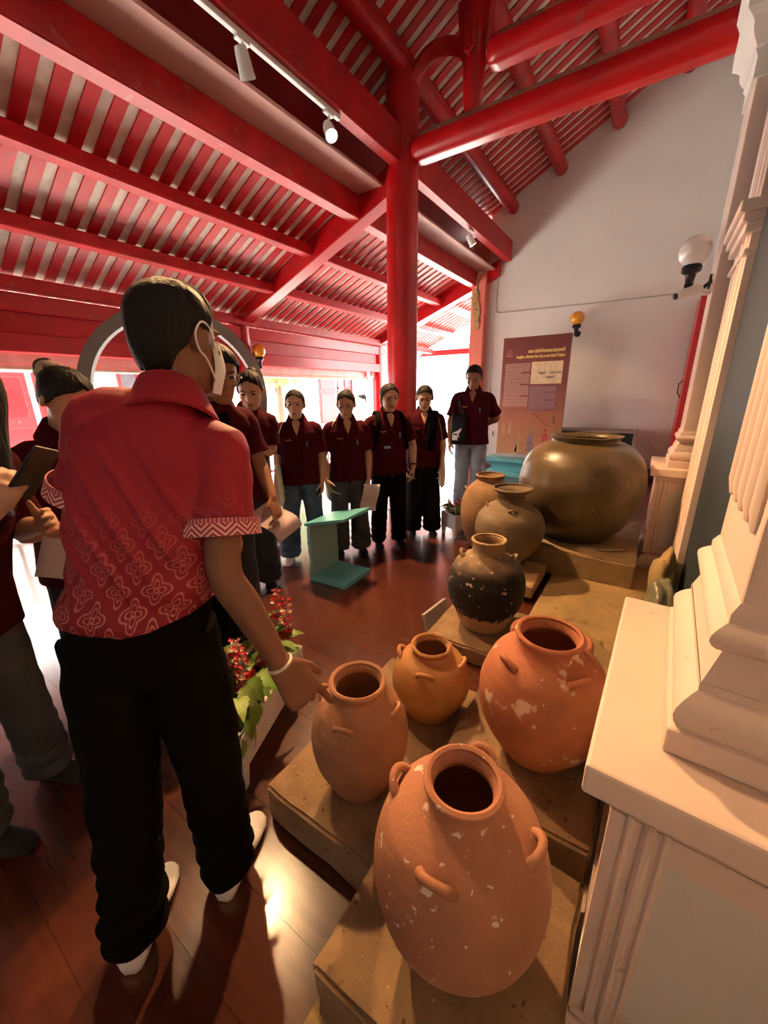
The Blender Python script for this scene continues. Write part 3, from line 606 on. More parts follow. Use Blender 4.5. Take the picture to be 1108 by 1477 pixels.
# ------------------------------------------------------------------ wall lamps, camera, cables
def globe(label, loc, r, m, arm_dir, arm=.12):
    t = thing('globe_lamp', label, 'lamp', loc); z = -r
    MB().ell((0, 0, 0), (r, r, r), None, 28, 18).build('globe', m, t, smooth='all')
    MB().lathe([(r*.55, z+.012), (r*.62, z-.0), (r*.62, z-.03), (r*.35, z-.05), (r*.25, z-.10), (r*.3, z-.115), (.012, z-.13)], 18).build('cup', BLACK, t, smooth=True)
    d = Vector(arm_dir); p0 = Vector((0, 0, z-.11)); p1 = p0+d*arm
    MB().tube([tuple(p0), tuple(p0+d*arm*.3+Vector((0, 0, -.05))), tuple(p0+d*arm*.75+Vector((0, 0, -.03))), tuple(p1)], .013, 8).build('arm', BLACK, t, smooth=True)
    MB().ell(tuple(p0+Vector((0, 0, -.03))), (.03, .03, .03)).build('finial', BLACK, t, smooth='all')
    Mq = d.to_track_quat('Z', 'Y').to_matrix().to_4x4(); Mq.translation = p1-d*.014
    pl = MB().lathe([(.045, 0), (.05, .006), (.05, .014)], 16); pl.v = [tuple(Mq @ Vector(q)) for q in pl.v]; pl.build('wall_plate', BLACK, t, smooth=True)
    return t
globe('amber globe lamp on the white wall above the information board', (-1.225, 7.62, 2.56), .105, AMBER, (0, 1, 0), .178)
globe('white globe lamp on the side of the farther cream pillar', (.095, 3.95, 2.39), .10, MILK, (1, 0, 0), .128)
globe('amber globe lamp beside the slim outer column, seen past the arch', (-5.15, 4.30, 2.08), .10, AMBER, (-1, 0, 0), .085)
t = thing('security_camera', 'small white security camera under the white globe lamp', 'camera', (.15, 3.86, 2.12))
MB().tube([(-.10, -.05, -.03), (.0, 0, .0)], [.034, .036], 16, round_ends=True).build('housing', WHITE, t, smooth=True)
MB().tube([(-.118, -.059, -.036), (-.105, -.052, -.032)], [.024, .026], 14).build('lens', BLACK, t, smooth=True)
MB().tube([(.0, 0, .0), (.04, .03, -.02), (.073, .04, -.02)], .018, 10).build('mount', WHITE, t, smooth=True)
tag(MB().tube([(-2.655, END-.012, 3.40), (-2.655, END-.012, 2.90), (-2.63, END-.012, 2.83), (-2.56, END-.012, 2.81), (-1.2, END-.012, 2.79), (.13, END-.012, 2.78), (.40, END-.012, 2.78)], .009, 6).build('wall_cable', mat('grey_cable', (.5, .47, .42), .6), smooth=True), 'thin cable running across the white wall above the amber lamp', 'cable')
tag(MB().tube(smooth_path([(-2.655, END-.012, 3.40), (-2.68, END-.02, 3.50), (-2.78, END-.1, 3.52), (-2.93, END-.205, 3.46), (-2.98, END-.205, 3.36)], 6)+[(-2.99, END-.205, 3.20), (-3.06, END-.215, 3.10), (-3.15, END-.215, 3.05), (-5.1, END-.136, 2.42)], .012, 6).build('conduit', WHITE, smooth=True), 'white conduit looping over the salmon pilaster and down the sloping beam', 'cable')
tag(MB().box(-2.76, -2.66, END-.05, END, 1.32, 1.47).build('switch_box', mat('beige_plastic', (.62, .55, .40), .5), bevel=.006), 'beige switch box on the white wall beside the salmon pilaster', 'switch')
tag(MB().tube([(-2.69, END-.012, 1.47), (-2.69, END-.012, 2.82)], .008, 6).build('switch_cable', WHITE, smooth=True), 'thin vertical cable above the beige switch box', 'cable')
tag(MB().box(-2.66, -2.56, END-.04, END, .58, .66).build('socket_box', WHITE, bevel=.006), 'small white socket low on the wall near the standing young man', 'socket')
# ------------------------------------------------------------------ lamp track with spotlights
tag(MB().box(-2.518, -2.482, .9, 3.15, 3.585, 3.619).build('lamp_track', WHITE, bevel=.004), 'white lamp track under the tall red beam', 'track')
def spot(label, loc, aim, power, col=(1, .57, .26), size=70, lit=True, blend=.35):
    t = thing('spotlight', label, 'spotlight', loc); A = Vector(loc); d = (Vector(aim)-A).normalized()
    MB().box(-.02, .02, -.05, .05, .095, .115).build('adapter', WHITE, t, bevel=.004)
    MB().tube([(0, 0, .10), (0, 0, .055), (0, -.02, .0)], .009, 8).build('stem', WHITE, t, smooth=True)
    M = d.to_track_quat('-Z', 'Y').to_matrix().to_4x4()
    head = MB().lathe([(.022, .075), (.035, .07), (.042, .04), (.048, -.05), (.052, -.075), (.046, -.076), (.040, -.05), (.038, -.045)], 20); head.v = [tuple(M @ Vector(q)) for q in head.v]; head.build('head', WHITE, t, smooth=True)
    bulb = MB().ell((0, 0, -.052), (.038, .038, .02), None, 16, 8); bulb.v = [tuple(M @ Vector(q)) for q in bulb.v]
    bulb.build('bulb', mat('lit_bulb', (1, .9, .7), .4, emit=((1, .80, .50), 30)) if lit else MILK, t, smooth='all')
    if power:
        ld = bpy.data.lights.new('spot_lamp', 'SPOT'); ld.energy = power; ld.color = col; ld.spot_size = R(size); ld.spot_blend = blend; ld.shadow_soft_size = .035
        lo = bpy.data.objects.new('spot_lamp', ld); COL.objects.link(lo); lo.parent = t; lo.location = d*.085; lo.rotation_euler = d.to_track_quat('-Z', 'Y').to_euler()
    return t
spot('lit spotlight at the end of the lamp track nearest the central column', (-2.5, 3.02, 3.47), (-.30, 1.75, .25), SPOT1, size=84, blend=.5)
spot('spotlight in the middle of the lamp track, turned away', (-2.5, 2.20, 3.47), (-3.6, 4.4, 0), SPOT2, size=60)
spot('spotlight at the near end of the lamp track, its glow on the brown board', (-2.5, 1.42, 3.47), (-.1, 1.4, .6), SPOT3, size=64)
spot('single spotlight under the tall red beam near the white wall', (-2.5, 6.05, 3.50), (-1.5, 6.9, 1.4), SPOT4, size=60)
# ------------------------------------------------------------------ grey round arch
t = thing('round_arch', 'grey round-headed arch frame standing behind the man', 'arch', (-3.26, 1.87, 0), R(60.2))
Ro, Ri, dp = .685, .60, .13; cz = 1.43; out = []; inn = []
N = 40
for k in range(N+1):
    a = R(-18)+(math.pi+R(36))*k/N; out.append((Ro*math.cos(a), cz+Ro*math.sin(a))); inn.append((Ri*math.cos(a), cz+Ri*math.sin(a)))
mb = MB(); rg = []
path = [((Ro-.02, 0), (Ri-.02, 0))]+list(zip(out, inn))+[((-Ro+.02, 0), (-Ri+.02, 0))]
for o_, i_ in path: rg.append([(o_[0], -dp/2, o_[1]), (o_[0], dp/2, o_[1]), (i_[0], dp/2, i_[1]), (i_[0], -dp/2, i_[1])])
mb.rings(rg).build('frame', GREY, t, smooth=True)
MB().box(-.72, -.5, -.2, .2, 0, .05).build('foot', GREY, t, bevel=.006); MB().box(.5, .72, -.2, .2, 0, .05).build('foot', GREY, t, bevel=.006)
# ------------------------------------------------------------------ planters with artificial flowers
LEAFM = [mat('leaf_green_%d' % k, c, .5, .25, 25) for k, c in enumerate([(.16, .30, .04), (.10, .22, .035), (.24, .36, .07)])]
def leaf_mesh(k):
    """toothed, folded and arched leaf of unit length along +x"""
    top = [(0, 0), (.10, .06), (.16, .20), (.24, .19), (.30, .30), (.40, .25), (.46, .30), (.56, .22), (.62, .24), (.74, .13), (.80, .13), (1.0, 0)]
    vs = []; fs = []
    def z(x, y_): return .18*x*(1-x)*2-.28*x*x+abs(y_)*.35
    for x, w in top: vs += [(x, 0, z(x, 0)-.01), (x-.03, w, z(x, w)), (x-.03, -w, z(x, w))]
    for i in range(len(top)-1):
        a = 3*i; b = a+3; fs += [(a, b, b+1, a+1), (a, a+2, b+2, b)]
    me = bpy.data.meshes.new('leaf'); me.from_pydata(vs, [], fs); me.materials.append(LEAFM[k]); me.shade_smooth(); return me
LEAVES = [leaf_mesh(k) for k in range(3)]
PET = [mat('petal_red', (.62, .02, .035), .5, .25, 20), mat('petal_pink', (.78, .36, .30), .5, .2, 20), mat('petal_cream', (.82, .68, .52), .5, .1, 20)]
STEM = mat('stem_green', (.20, .33, .09), .6)
def floret(mb, c, r, rg_, tilt):
    for q in range(4):
        a = 2*math.pi*q/4+rg_.random(); d = Vector((math.cos(a), math.sin(a), .5)); s_ = Vector((-math.sin(a), math.cos(a), 0)); C = Vector(c)
        vs = [C, C+d*r*.55+s_*r*.45, C+d*r+Vector((0, 0, r*.25)), C+d*r*.55-s_*r*.45, C+d*r*.6+Vector((0, 0, -r*.1))]
        mb.add([tuple(v) for v in vs], [(0, 1, 4), (1, 2, 4), (2, 3, 4), (3, 0, 4)])
def spike(parent, base, tip, seed, n=26, reds=.62):
    rg_ = random.Random(seed); B = Vector(base); T = Vector(tip); ax = T-B
    MB().tube([tuple(B), tuple(B+ax*.5+Vector((.005, 0, 0))), tuple(T)], .003, 5).build('stem', STEM, parent)
    parts = [MB(), MB(), MB()]
    for k in range(n):
        f = .30+.70*k/n; a = k*2.4; r = .028*(1.15-f*.6); p = B+ax*f+Vector((math.cos(a), math.sin(a), 0))*r*.8
        w = rg_.random(); i = 0 if w < reds else (1 if w < reds+.2 else 2)
        floret(parts[i], p, r*.95, rg_, 0)
    for i, nm in enumerate(('red_petals', 'pink_petals', 'cream_petals')):
        if parts[i].v: tag(obj(nm, parts[i].mesh(nm, PET[i]), parent), kind='stuff')
def planter(label, flabel, loc, rz, seed, L=.55, W=.22, nleaf=70, spikes=(), spread=.17, legz=.09, hang=False):
    t = thing('planter_box', label, 'planter', loc, rz); zt = legz+.155
    mb = MB()
    for sx in (-1, 1): mb.box(sx*W/2-.008, sx*W/2+.008, -L/2, L/2, legz, zt)
    mb.build('side_panels', WHITE, t, bevel=.002); mb = MB()
    for sy in (-1, 1): mb.box(-W/2, W/2, sy*L/2-.008, sy*L/2+.008, legz, zt)
    mb.box(-W/2, W/2, -L/2, L/2, legz, legz+.02); mb.build('end_panels', WHITE, t, bevel=.002)
    for sx in (-1, 1):
        for sy in (-1, 1):
            x = sx*(W/2-.01); yy = sy*(L/2-.01); mb = MB(); mb.rings([[(x+a*w, yy+b*w, z) for a, b in ((-1, -1), (1, -1), (1, 1), (-1, 1))] for w, z in ((.013, 0), (.021, legz+.01), (.021, zt))]); mb.build('leg', WHITE, t, bevel=.002)
    MB().box(-W/2+.009, W/2-.009, -L/2+.009, L/2-.009, legz+.02, zt-.03).build('filling', mat('green_foam', (.06, .09, .03), .9), t)
    f = thing('flower_arrangement', flabel, 'flowers', (loc[0], loc[1], zt-.03), rz); rg_ = random.Random(seed)
    for k in range(nleaf):
        x = rg_.uniform(-W/2, W/2)*.7; yy = rg_.uniform(-L/2, L/2)*.92; a = math.atan2(yy*.6, x)+rg_.uniform(-.7, .7); s_ = rg_.uniform(.08, .135); h = rg_.uniform(.03, spread)
        MB().tube([(x*.6, yy*.8, .0), (x, yy, h)], .0022, 5).build('stalk', STEM, f) if k % 2 == 0 else None
        el = rg_.uniform(-.5, .6)
        o = obj('leaf', LEAVES[rg_.randrange(3)], f, (x, yy, h), (rg_.uniform(-.4, .4), -el, a)); o.scale = (s_, s_, s_)
    for k, (x, yy, z) in enumerate(hang or []):
        o = obj('leaf', LEAVES[k % 3], f, (x, yy, z), (0, R(62), R(-35+30*(k % 3)))); o.scale = (.095,)*3
    for k, (x, yy, dx, dy, h) in enumerate(spikes): spike(f, (x, yy, .01), (x+dx, yy+dy, h), seed*10+k)
    return t
planter('long white planter box beside the man, in front of the pointed-at jar', 'red and pink artificial flowers in the long planter beside the man', (-1.274, .834, 0), R(21.8), 4,
        spikes=[(.02, -.04, .0, -.03, .26), (-.03, .0, -.02, .0, .24), (.03, .05, .03, .02, .25), (.05, .22, .02, .05, .30), (.0, .24, .0, .07, .32), (-.05, -.02, -.05, -.01, .2), (.04, -.10, .02, -.02, .18)], hang=[(.115, -.17, .10), (.12, -.24, .09), (.11, -.22, .02), (.10, -.27, .03)])
planter('white planter box on legs at the feet of the standing young man', 'red artificial flowers in the planter by the grey jar', (-1.443, 3.764, 0), R(-29), 7, L=.50, nleaf=40, spread=.12,
        spikes=[(-.03, -.2, -.02, -.02, .16), (.03, -.18, .02, -.01, .15), (-.02, -.12, 0, 0, .16), (.02, .12, .02, .03, .34), (-.02, .14, -.01, .05, .32), (.05, .05, .03, .0, .25)])
# ------------------------------------------------------------------ rolled blinds, railing and what stands outside
for y0, y1, lab in ((.66, 4.0, 'rolled-up white blind under the lintel in the near bay'), (4.32, 7.62, 'rolled-up white blind under the lintel in the far bay')):
    t = thing('rolled_blind', lab, 'blind', (-5.5, y0, 1.74))
    MB().tube([(0, 0, 0), (0, y1-y0, 0)], .035, 14, round_ends=False).build('roll', mat('canvas', (.70, .63, .52), .8), t, smooth=True)
    MB().box(-.006, .006, .02, y1-y0-.02, .03, .17).build('flap', mat('white_canvas', (.82, .80, .76), .8), t)
for y0, y1, lab in ((.66, 4.0, 'low white railing along the open side in the near bay'), (4.32, 7.62, 'low white railing along the open side in the far bay')):
    t = thing('railing', lab, 'railing', (-5.56, y0, 0)); L = y1-y0
    MB().box(-.04, .04, -.06, 0, 0, .88).build('end_post', WHITE, t, bevel=.006); MB().box(-.04, .04, L, L+.06, 0, .88).build('end_post', WHITE, t, bevel=.006)
    MB().box(-.04, .04, 0, L, .78, .84).build('top_rail', WHITE, t, bevel=.006); MB().box(-.03, .03, 0, L, .08, .13).build('bottom_rail', WHITE, t)
    n = int(L/.16); m0 = MB().lathe([(.018, .13), (.03, .2), (.022, .3), (.032, .5), (.02, .65), (.02, .78)], 8).mesh('baluster', WHITE, True)
    for k in range(n): obj('baluster', m0, t, (0, .1+k*.16, 0))
def house(label, X, y0, y1, h, items):
    t = thing('neighbouring_house', label, 'building', (X, y0, -.16))
    MB().box(-.3, 0, 0, y1-y0, 0, h).build('wall', PLASTER, t)
    for kind, a, b, z0, z1 in items:
        if kind == 'shutter':
            s_ = MB().box(.0, .05, a-y0, b-y0, z0, z1).build('shutter', RED_OLD, t)
            for q in range(2): MB().box(.05, .07, a-y0+.08, b-y0-.08, z0+.1+(z1-z0)*.5*q, z0-.08+(z1-z0)*.5*(q+1)).build('panel', RED, s_, bevel=.01)
        elif kind == 'window':
            w_ = MB().box(.0, .03, a-y0, b-y0, z0, z1).build('window', mat('dark_glass', (.05, .05, .06), .2), t)
            mb = MB()
            for q in range(3): mb.box(.03, .07, a-y0+(b-a-.07)*q/2, a-y0+(b-a-.07)*q/2+.07, z0, z1); mb.box(.03, .07, a-y0, b-y0, z0+(z1-z0-.07)*q/2, z0+(z1-z0-.07)*q/2+.07)
            mb.build('window_bars', RED, w_)
        elif kind == 'post': MB().box(.0, .4, a-y0, b-y0, z0, z1).build('porch_post', PLASTER, t)
    return t
house('sunlit white house with red shutters seen beyond the girls', -12.0, 9.5, 19, 4.2, [('shutter', 13.0, 14.05, .25, 3.05), ('window', 14.2, 15.3, .9, 2.7), ('post', 15.4, 16.3, 0, 3.2), ('shutter', 17.2, 18.4, .2, 3.0), ('shutter', 10.6, 10.8, 1.6, 2.6)])
house('white house with wide red doors seen at the left edge', -10.0, -2.5, 6.0, 3.4, [('shutter', 2.15, 2.72, .2, 2.05), ('shutter', 2.82, 3.75, .2, 2.05), ('window', 4.3, 5.2, .8, 2.2), ('shutter', -.6, .5, .2, 2.05)])
t = thing('gate_roof', 'small red-beamed tiled roof outside, past the standing young man', 'roof', (-6.6, 10.5, 0))
MB().box(0, 3.9, -.08, .08, 2.38, 2.52).build('beam', RED, t, bevel=.01)
MB().prism([(-.1, 2.40), (-.1, 2.46), (1.6, 3.22), (1.6, 3.14)], -.1, 1.4, 'y').build('slope', RED_OLD, t)
m0 = MB().tube([(0, -.12, 0), (0, 1.4, .0)], .05, 10).mesh('roof_tile', mat('grey_tile', (.48, .45, .38), .8, .2, 9), True)
for k in range(17): obj('roof_tile', m0, t, (.1+k*.22, 0, 2.60))
for k in range(2): MB().lathe([(.12, 0), (.1, 2.4)], 16, (.3+3.2*k, .1, 0)).build('post', RED, t, smooth=True)
def tree(label, loc, h, r, seed):
    t = thing('tree', label, 'tree', loc); rg_ = random.Random(seed)
    MB().tube([(0, 0, 0), (.1, 0, h*.4), (0, .1, h*.75)], [.14, .1, .05], 8).build('trunk', mat('bark', (.12, .08, .05), .9), t, smooth=True)
    mb = MB()
    for k in range(1500):
        d = Vector((rg_.gauss(0, 1), rg_.gauss(0, 1), rg_.gauss(0, 1))).normalized()*r*rg_.random()**.4; c = Vector((0, 0, h*.8))+Vector((d.x, d.y, d.z*.8)); a = Vector((rg_.gauss(0, 1), rg_.gauss(0, 1), rg_.gauss(0, 1))).normalized(); b = a.orthogonal().normalized()
        mb.add([tuple(c-a*.12), tuple(c+b*.05), tuple(c+a*.12), tuple(c-b*.05)], [(0, 1, 2, 3)])
    tag(mb.build('foliage', mat('tree_leaves', (.22, .34, .08), .6, .3), t), kind='stuff')
tree('pale green tree in the sunlit yard left of the red shutters', (-9.2, 8.2, -.16), 3.4, 1.2, 3)
# ------------------------------------------------------------------ people
def skin_mat(name, c): return mat(name, c, .5, .08, 12, .05, 120, spec=.4)
SKIN_M = skin_mat('skin_tan', (.30, .135, .072)); SKIN_F = skin_mat('skin_light_tan', (.54, .30, .19)); SKIN_D = skin_mat('skin_brown', (.22, .098, .055))
HAIR = mat('black_hair', (.011, .009, .008), .62, .4, 3, .8, 1, stretch=(60, 60, 8), spec=.22)
SHIRT = mat('maroon_shirt', (.055, .0045, .0085), .9, .15, 5, .15, 220, spec=.08)
BLKP = mat('black_trousers', (.0055, .0048, .0048), .92, .2, 5, .2, 150, spec=.06)
JEAN = mat('blue_jeans', (.075, .105, .15), .85, .35, 6, .2, 200, spec=.2)
JEAN_G = mat('grey_jeans', (.070, .078, .088), .85, .35, 6, .2, 200, spec=.2)
JEAN_L = mat('light_jeans', (.30, .36, .43), .85, .25, 6, .2, 200, spec=.2)
JEAN_D = mat('dark_jeans', (.035, .042, .055), .85, .3, 6, .2, 200, spec=.2)
GREYP = mat('grey_trousers', (.085, .085, .085), .85, .25, 6, .2, 200, spec=.2)
SOCK_W = mat('white_sock', (.80, .78, .75), .9, .06, 20, .3, 200); SOCK_B = mat('black_sock', (.018, .018, .022), .9, .2, 20, .3, 200)
TOTE = mat('cream_canvas', (.70, .62, .50), .9, .08, 8, .3, 200); INK = mat('dark_feature', (.02, .012, .010), .5); LIP = mat('lips', (.30, .09, .07), .5)
ORANGE = mat('orange_thread', (.60, .20, .05), .7); PENB = mat('blue_pen', (.16, .22, .42), .4); PAPER = mat('paper', (.68, .64, .66), .7, .03); TEE = mat('black_tee', (.006, .005, .006), .95, spec=.05)
def V(*a): return Vector(a)
def hand(mb, wr, d, nrm, side, s=1.0, curl=(.35, .4, .45, .5), spread=.03, thumb=.5, tcurl=.3):
    d = Vector(d).normalized(); nrm = Vector(nrm); nrm = (nrm-d*nrm.dot(d)).normalized(); t = nrm.cross(d)*(1 if side == 'R' else -1); W = Vector(wr)
    mb.tube([tuple(W-d*.012*s), tuple(W+d*.02*s), tuple(W+d*.055*s), tuple(W+d*.088*s)], [(.026*s, .018*s), (.031*s, .017*s), (.040*s, .016*s), (.040*s, .013*s)], 14, tuple(t))
    off = (.030, .010, -.011, -.030); ln = (.074, .082, .076, .060)
    for k in range(4):
        p = W+d*(.086-.004*abs(k-1))*s+t*off[k]*s; dd = (d+t*spread*(1.5-k)).normalized(); pts = [tuple(p-d*.015*s), tuple(p)]; c = curl[k]; ang = 0
        for q, fr in enumerate((.45, .31, .24)):
            ang = c*(1.0, 1.25, .8)[q]; ax = dd.cross(-nrm)
            if ax.length > 1e-5: dd = Matrix.Rotation(ang, 3, ax.normalized()) @ dd
            p = p+dd*ln[k]*fr*s; pts.append(tuple(p))
        mb.tube(pts, [.0092*s, .0094*s, .0086*s, .0080*s, .0066*s], 9)
    b = W+d*.022*s+t*.026*s-nrm*.004*s; d1 = (d*(1-thumb)+t*thumb*1.1-nrm*.25).normalized(); d2 = (d1+d*.6-nrm*tcurl).normalized()
    mb.tube([tuple(b-d1*.012*s), tuple(b+d1*.035*s), tuple(b+d1*.035*s+d2*.032*s), tuple(b+d1*.035*s+d2*.056*s)], [.013*s, .0115*s, .0098*s, .0075*s], 9)
    return W+d*.11*s
def head_frame(c, yaw, pitch, roll=0):
    M = Matrix.Rotation(yaw, 4, 'Z') @ Matrix.Rotation(-pitch, 4, 'X') @ Matrix.Rotation(roll, 4, 'Y'); M.translation = Vector(c); return M
def head_shape(mb, M, s):
    h = MB()
    h.ell((0, -.012, .030), (.078, .092, .084), None, 20, 14)
    h.rings([[(rx*math.cos(2*math.pi*i/18), cy+ry*math.sin(2*math.pi*i/18), z) for i in range(18)] for z, rx, ry, cy in ((-.112, .018, .016, .062), (-.108, .032, .030, .052), (-.092, .046, .050, .036), (-.065, .056, .064, .022), (-.03, .064, .076, .010), (.01, .068, .082, .004), (.05, .068, .080, 0))])
    h.tube([(0, .078, .022), (0, .089, .0), (0, .101, -.022), (0, .094, -.032)], [.008, .009, .013, .009], 8)
    h.ell((.014, .088, -.027), (.009, .010, .008)); h.ell((-.014, .088, -.027), (.009, .010, .008))
    h.ell((0, .078, .030), (.052, .012, .012)); h.ell((0, .080, -.062), (.024, .011, .012)); h.ell((0, .074, -.094), (.018, .014, .012))
    for sx in (-1, 1):
        h.ell((0, 0, 0), (.010, .020, .032), Matrix.Translation((sx*.078, -.010, -.008)) @ Matrix.Rotation(sx*R(-22), 4, 'Z') @ Matrix.Rotation(R(-12), 4, 'X'))
        h.ell((sx*.040, .060, -.022), (.022, .018, .020))
    mb.add([tuple(M @ (Vector(v)*s)) for v in h.v], h.f)
def face_parts(par, M, s, female=True, closed=True):
    def put(name, b, m):
        b.v = [tuple(M @ (Vector(v)*s)) for v in b.v]; b.build(name, m, par, smooth='all')
    for sx in (-1, 1):
        put('eye', MB().ell((sx*.031, .078, .006), (.014, .008, .0055 if closed else .008), None, 10, 7), INK)
        put('eyebrow', MB().tube([(sx*.014, .090, .026), (sx*.030, .089, .031), (sx*.047, .079, .027)], [.003, .0038, .002], 6), INK)
    put('mouth', MB().ell((0, .0885, -.062), (.021, .005, .0065), None, 10, 7), LIP)
def hair_cap(par, M, s, style, m=HAIR, front=36, vol=1.07, seed=1):
    az_k = [0, 25, 50, 68, 82, 96, 112, 135, 180]; short = style in ('short', 'balding')
    el_k = [front, front-3, front-12, 8, -18, 0, -32, -56, -60] if short else [front+3, front-9, front-24, -8, -28, -24, -32, -50, -60]
    n, m_ = 72, 16; rg = []; rn = random.Random(seed)
    st = [rn.uniform(-1, 1) for _ in range(n)]
    for j in range(m_+2):
        ring = []
        for i in range(n):
            a = 2*math.pi*i/n; ad = abs(math.degrees(a) if a <= math.pi else math.degrees(2*math.pi-a)); lo = np.interp(ad, az_k, el_k)+st[i]*2.5
            f = min(j, m_)/m_; el = R(88)*(1-f)+R(lo)*f; k = vol*(1+.010*st[i]*f+.02*mnoise.noise(Vector((math.cos(a)*6, math.sin(a)*6, f*3+seed))))
            if j == m_+1: k *= .90
            if j == m_: k *= .985
            ce = math.cos(el) if el > 0 else 1-.26*(el/R(60))**2
            z = math.sin(el)*.084*k+.030 if el > 0 else .030+el*.105
            bk = 1+.05*max(0, -math.cos(a))*(1 if el > 0 else .6)
            ring.append((math.sin(a)*.0795*k*ce, -.012+math.cos(a)*.092*k*ce*bk, z+(.006 if ad < 60 else 0)))
        rg.append(ring)
    b = MB().rings(rg)
    extra = []
    if style == 'pony': extra = [([(0, -.10, .05), (0, -.135, .04), (0, -.145, -.02), (.0, -.125, -.10), (.01, -.11, -.17)], [.022, .030, .036, .030, .010])]
    if style == 'bun': extra = [([(0, -.098, .045), (0, -.125, .05), (0, -.145, .03)], [.03, .045, .025])]
    if style == 'long':
        extra = [([(0, -.07, .07), (0, -.115, .0), (0, -.12, -.12), (0, -.115, -.26), (0, -.11, -.34)], [(.055, .03), (.078, .035), (.085, .032), (.075, .025), (.03, .012)])]
        for sx in (-1, 1): extra.append(([(sx*.055, .0, .08), (sx*.083, .01, .01), (sx*.082, .015, -.09), (sx*.086, .025, -.20), (sx*.085, .03, -.28)], [(.03, .03), (.018, .034), (.018, .034), (.016, .03), (.008, .012)]))
    for P, rr in extra:
        rr = [(q if isinstance(q, tuple) else (q, q)) for q in rr]; Q = smooth_path([(*p, *q) for p, q in zip(P, rr)], 4)
        b.tube([q[:3] for q in Q], [(max(q[3], .004), max(q[4], .004)) for q in Q], 16, (1, 0, 0))
    b.v = [tuple(M @ (Vector(v)*s)) for v in b.v]
    return b.build('hair', m, par, smooth='all')
def glasses(par, M, s):
    b = MB()
    for sx in (-1, 1):
        b.tube([(sx*.033+.023*math.cos(a), .101, .004+.019*math.sin(a)) for a in [2*math.pi*q/20 for q in range(20)]], .0018, 6, closed=True)
        b.tube([(sx*.056, .100, .008), (sx*.074, .085, .008), (sx*.080, -.0, .004)], .0018, 6)
    b.tube([(-.010, .102, .006), (0, .105, .009), (.010, .102, .006)], .0018, 6)
    b.v = [tuple(M @ (Vector(v)*s)) for v in b.v]; return b.build('glasses', mat('metal_rim', (.35, .30, .26), .3, metal=.6), par, smooth='all')
def collar(par, c, s, m, tilt=0, open_deg=30, yaw=0, k=1.0):
    n = 40; rg = []
    for i in range(n+1):
        a = R(open_deg)+(2*math.pi-2*R(open_deg))*i/n; f = 1-abs(i/n-.5)*2; fr = 1-f
        dx, dy = math.sin(a), math.cos(a); drop = .05*fr**3
        pr = [(.064, -.030), (.060, .018), (.066, .034), (.074, .030), (.104+.014*fr, -.030-.045*fr*fr), (.098+.014*fr, -.036-.045*fr*fr), (.071, .018), (.070, -.02)]
        rg.append([(dx*r*1.0*k, dy*r*.95*k+.012*fr, z-drop-.010*math.cos(a)) for r, z in pr])
    M = Matrix.Translation(c) @ Matrix.Rotation(yaw, 4, 'Z') @ Matrix.Rotation(-tilt, 4, 'X')
    b = MB().rings(rg); b.v = [tuple(M @ (Vector(v)*s)) for v in b.v]; return b.build('collar', m, par, smooth=True)
def foot(par, heel, toe, m, s=1.0, w=.042, name='shoe', up=0):
    H = Vector(heel); T = Vector(toe); d = (T-H); L = d.length; d.normalize(); sd = d.cross(V(0, 0, 1)); rg = []
    for f, ww, hh, z0 in ((0, .45, .045, .004), (.04, .75, .065, 0), (.14, .92, .085, 0), (.28, .92, .088, 0), (.45, .92, .068, 0), (.65, 1.12, .048, 0), (.82, 1.08, .036, 0), (.94, .80, .026, .002), (1.0, .35, .016, .005)):
        c = H+d*L*f; ring = []
        for i in range(16):
            a = 2*math.pi*i/16; zz = math.sin(a); z = z0+(hh-z0)*(.5+.5*zz) if zz > -.6 else z0
            ring.append(tuple(c+sd*(w*ww*math.cos(a)*s*(1-.25*max(0, zz)))+V(0, 0, z*s)))
        rg.append(ring)
    return MB().rings(rg).build(name, m, par, smooth='all')
SH = [(.74, .196, .140), (.80, .194, .140), (.92, .180, .132), (1.05, .172, .128), (1.18, .178, .130), (1.28, .180, .122), (1.335, .150, .100), (1.38, .095, .080), (1.405, .070, .068)]
def super_ring(cx, cy, z, rx, ry, n=36, p=2.4, tx=0, ty=0):
    out = []
    for i in range(n):
        a = 2*math.pi*i/n; c, s_ = math.cos(a), math.sin(a); x = rx*math.copysign(abs(c)**(2/p), c); y_ = ry*math.copysign(abs(s_)**(2/p), s_); out.append((cx+x, cy+y_, z+tx*x+ty*y_))
    return out
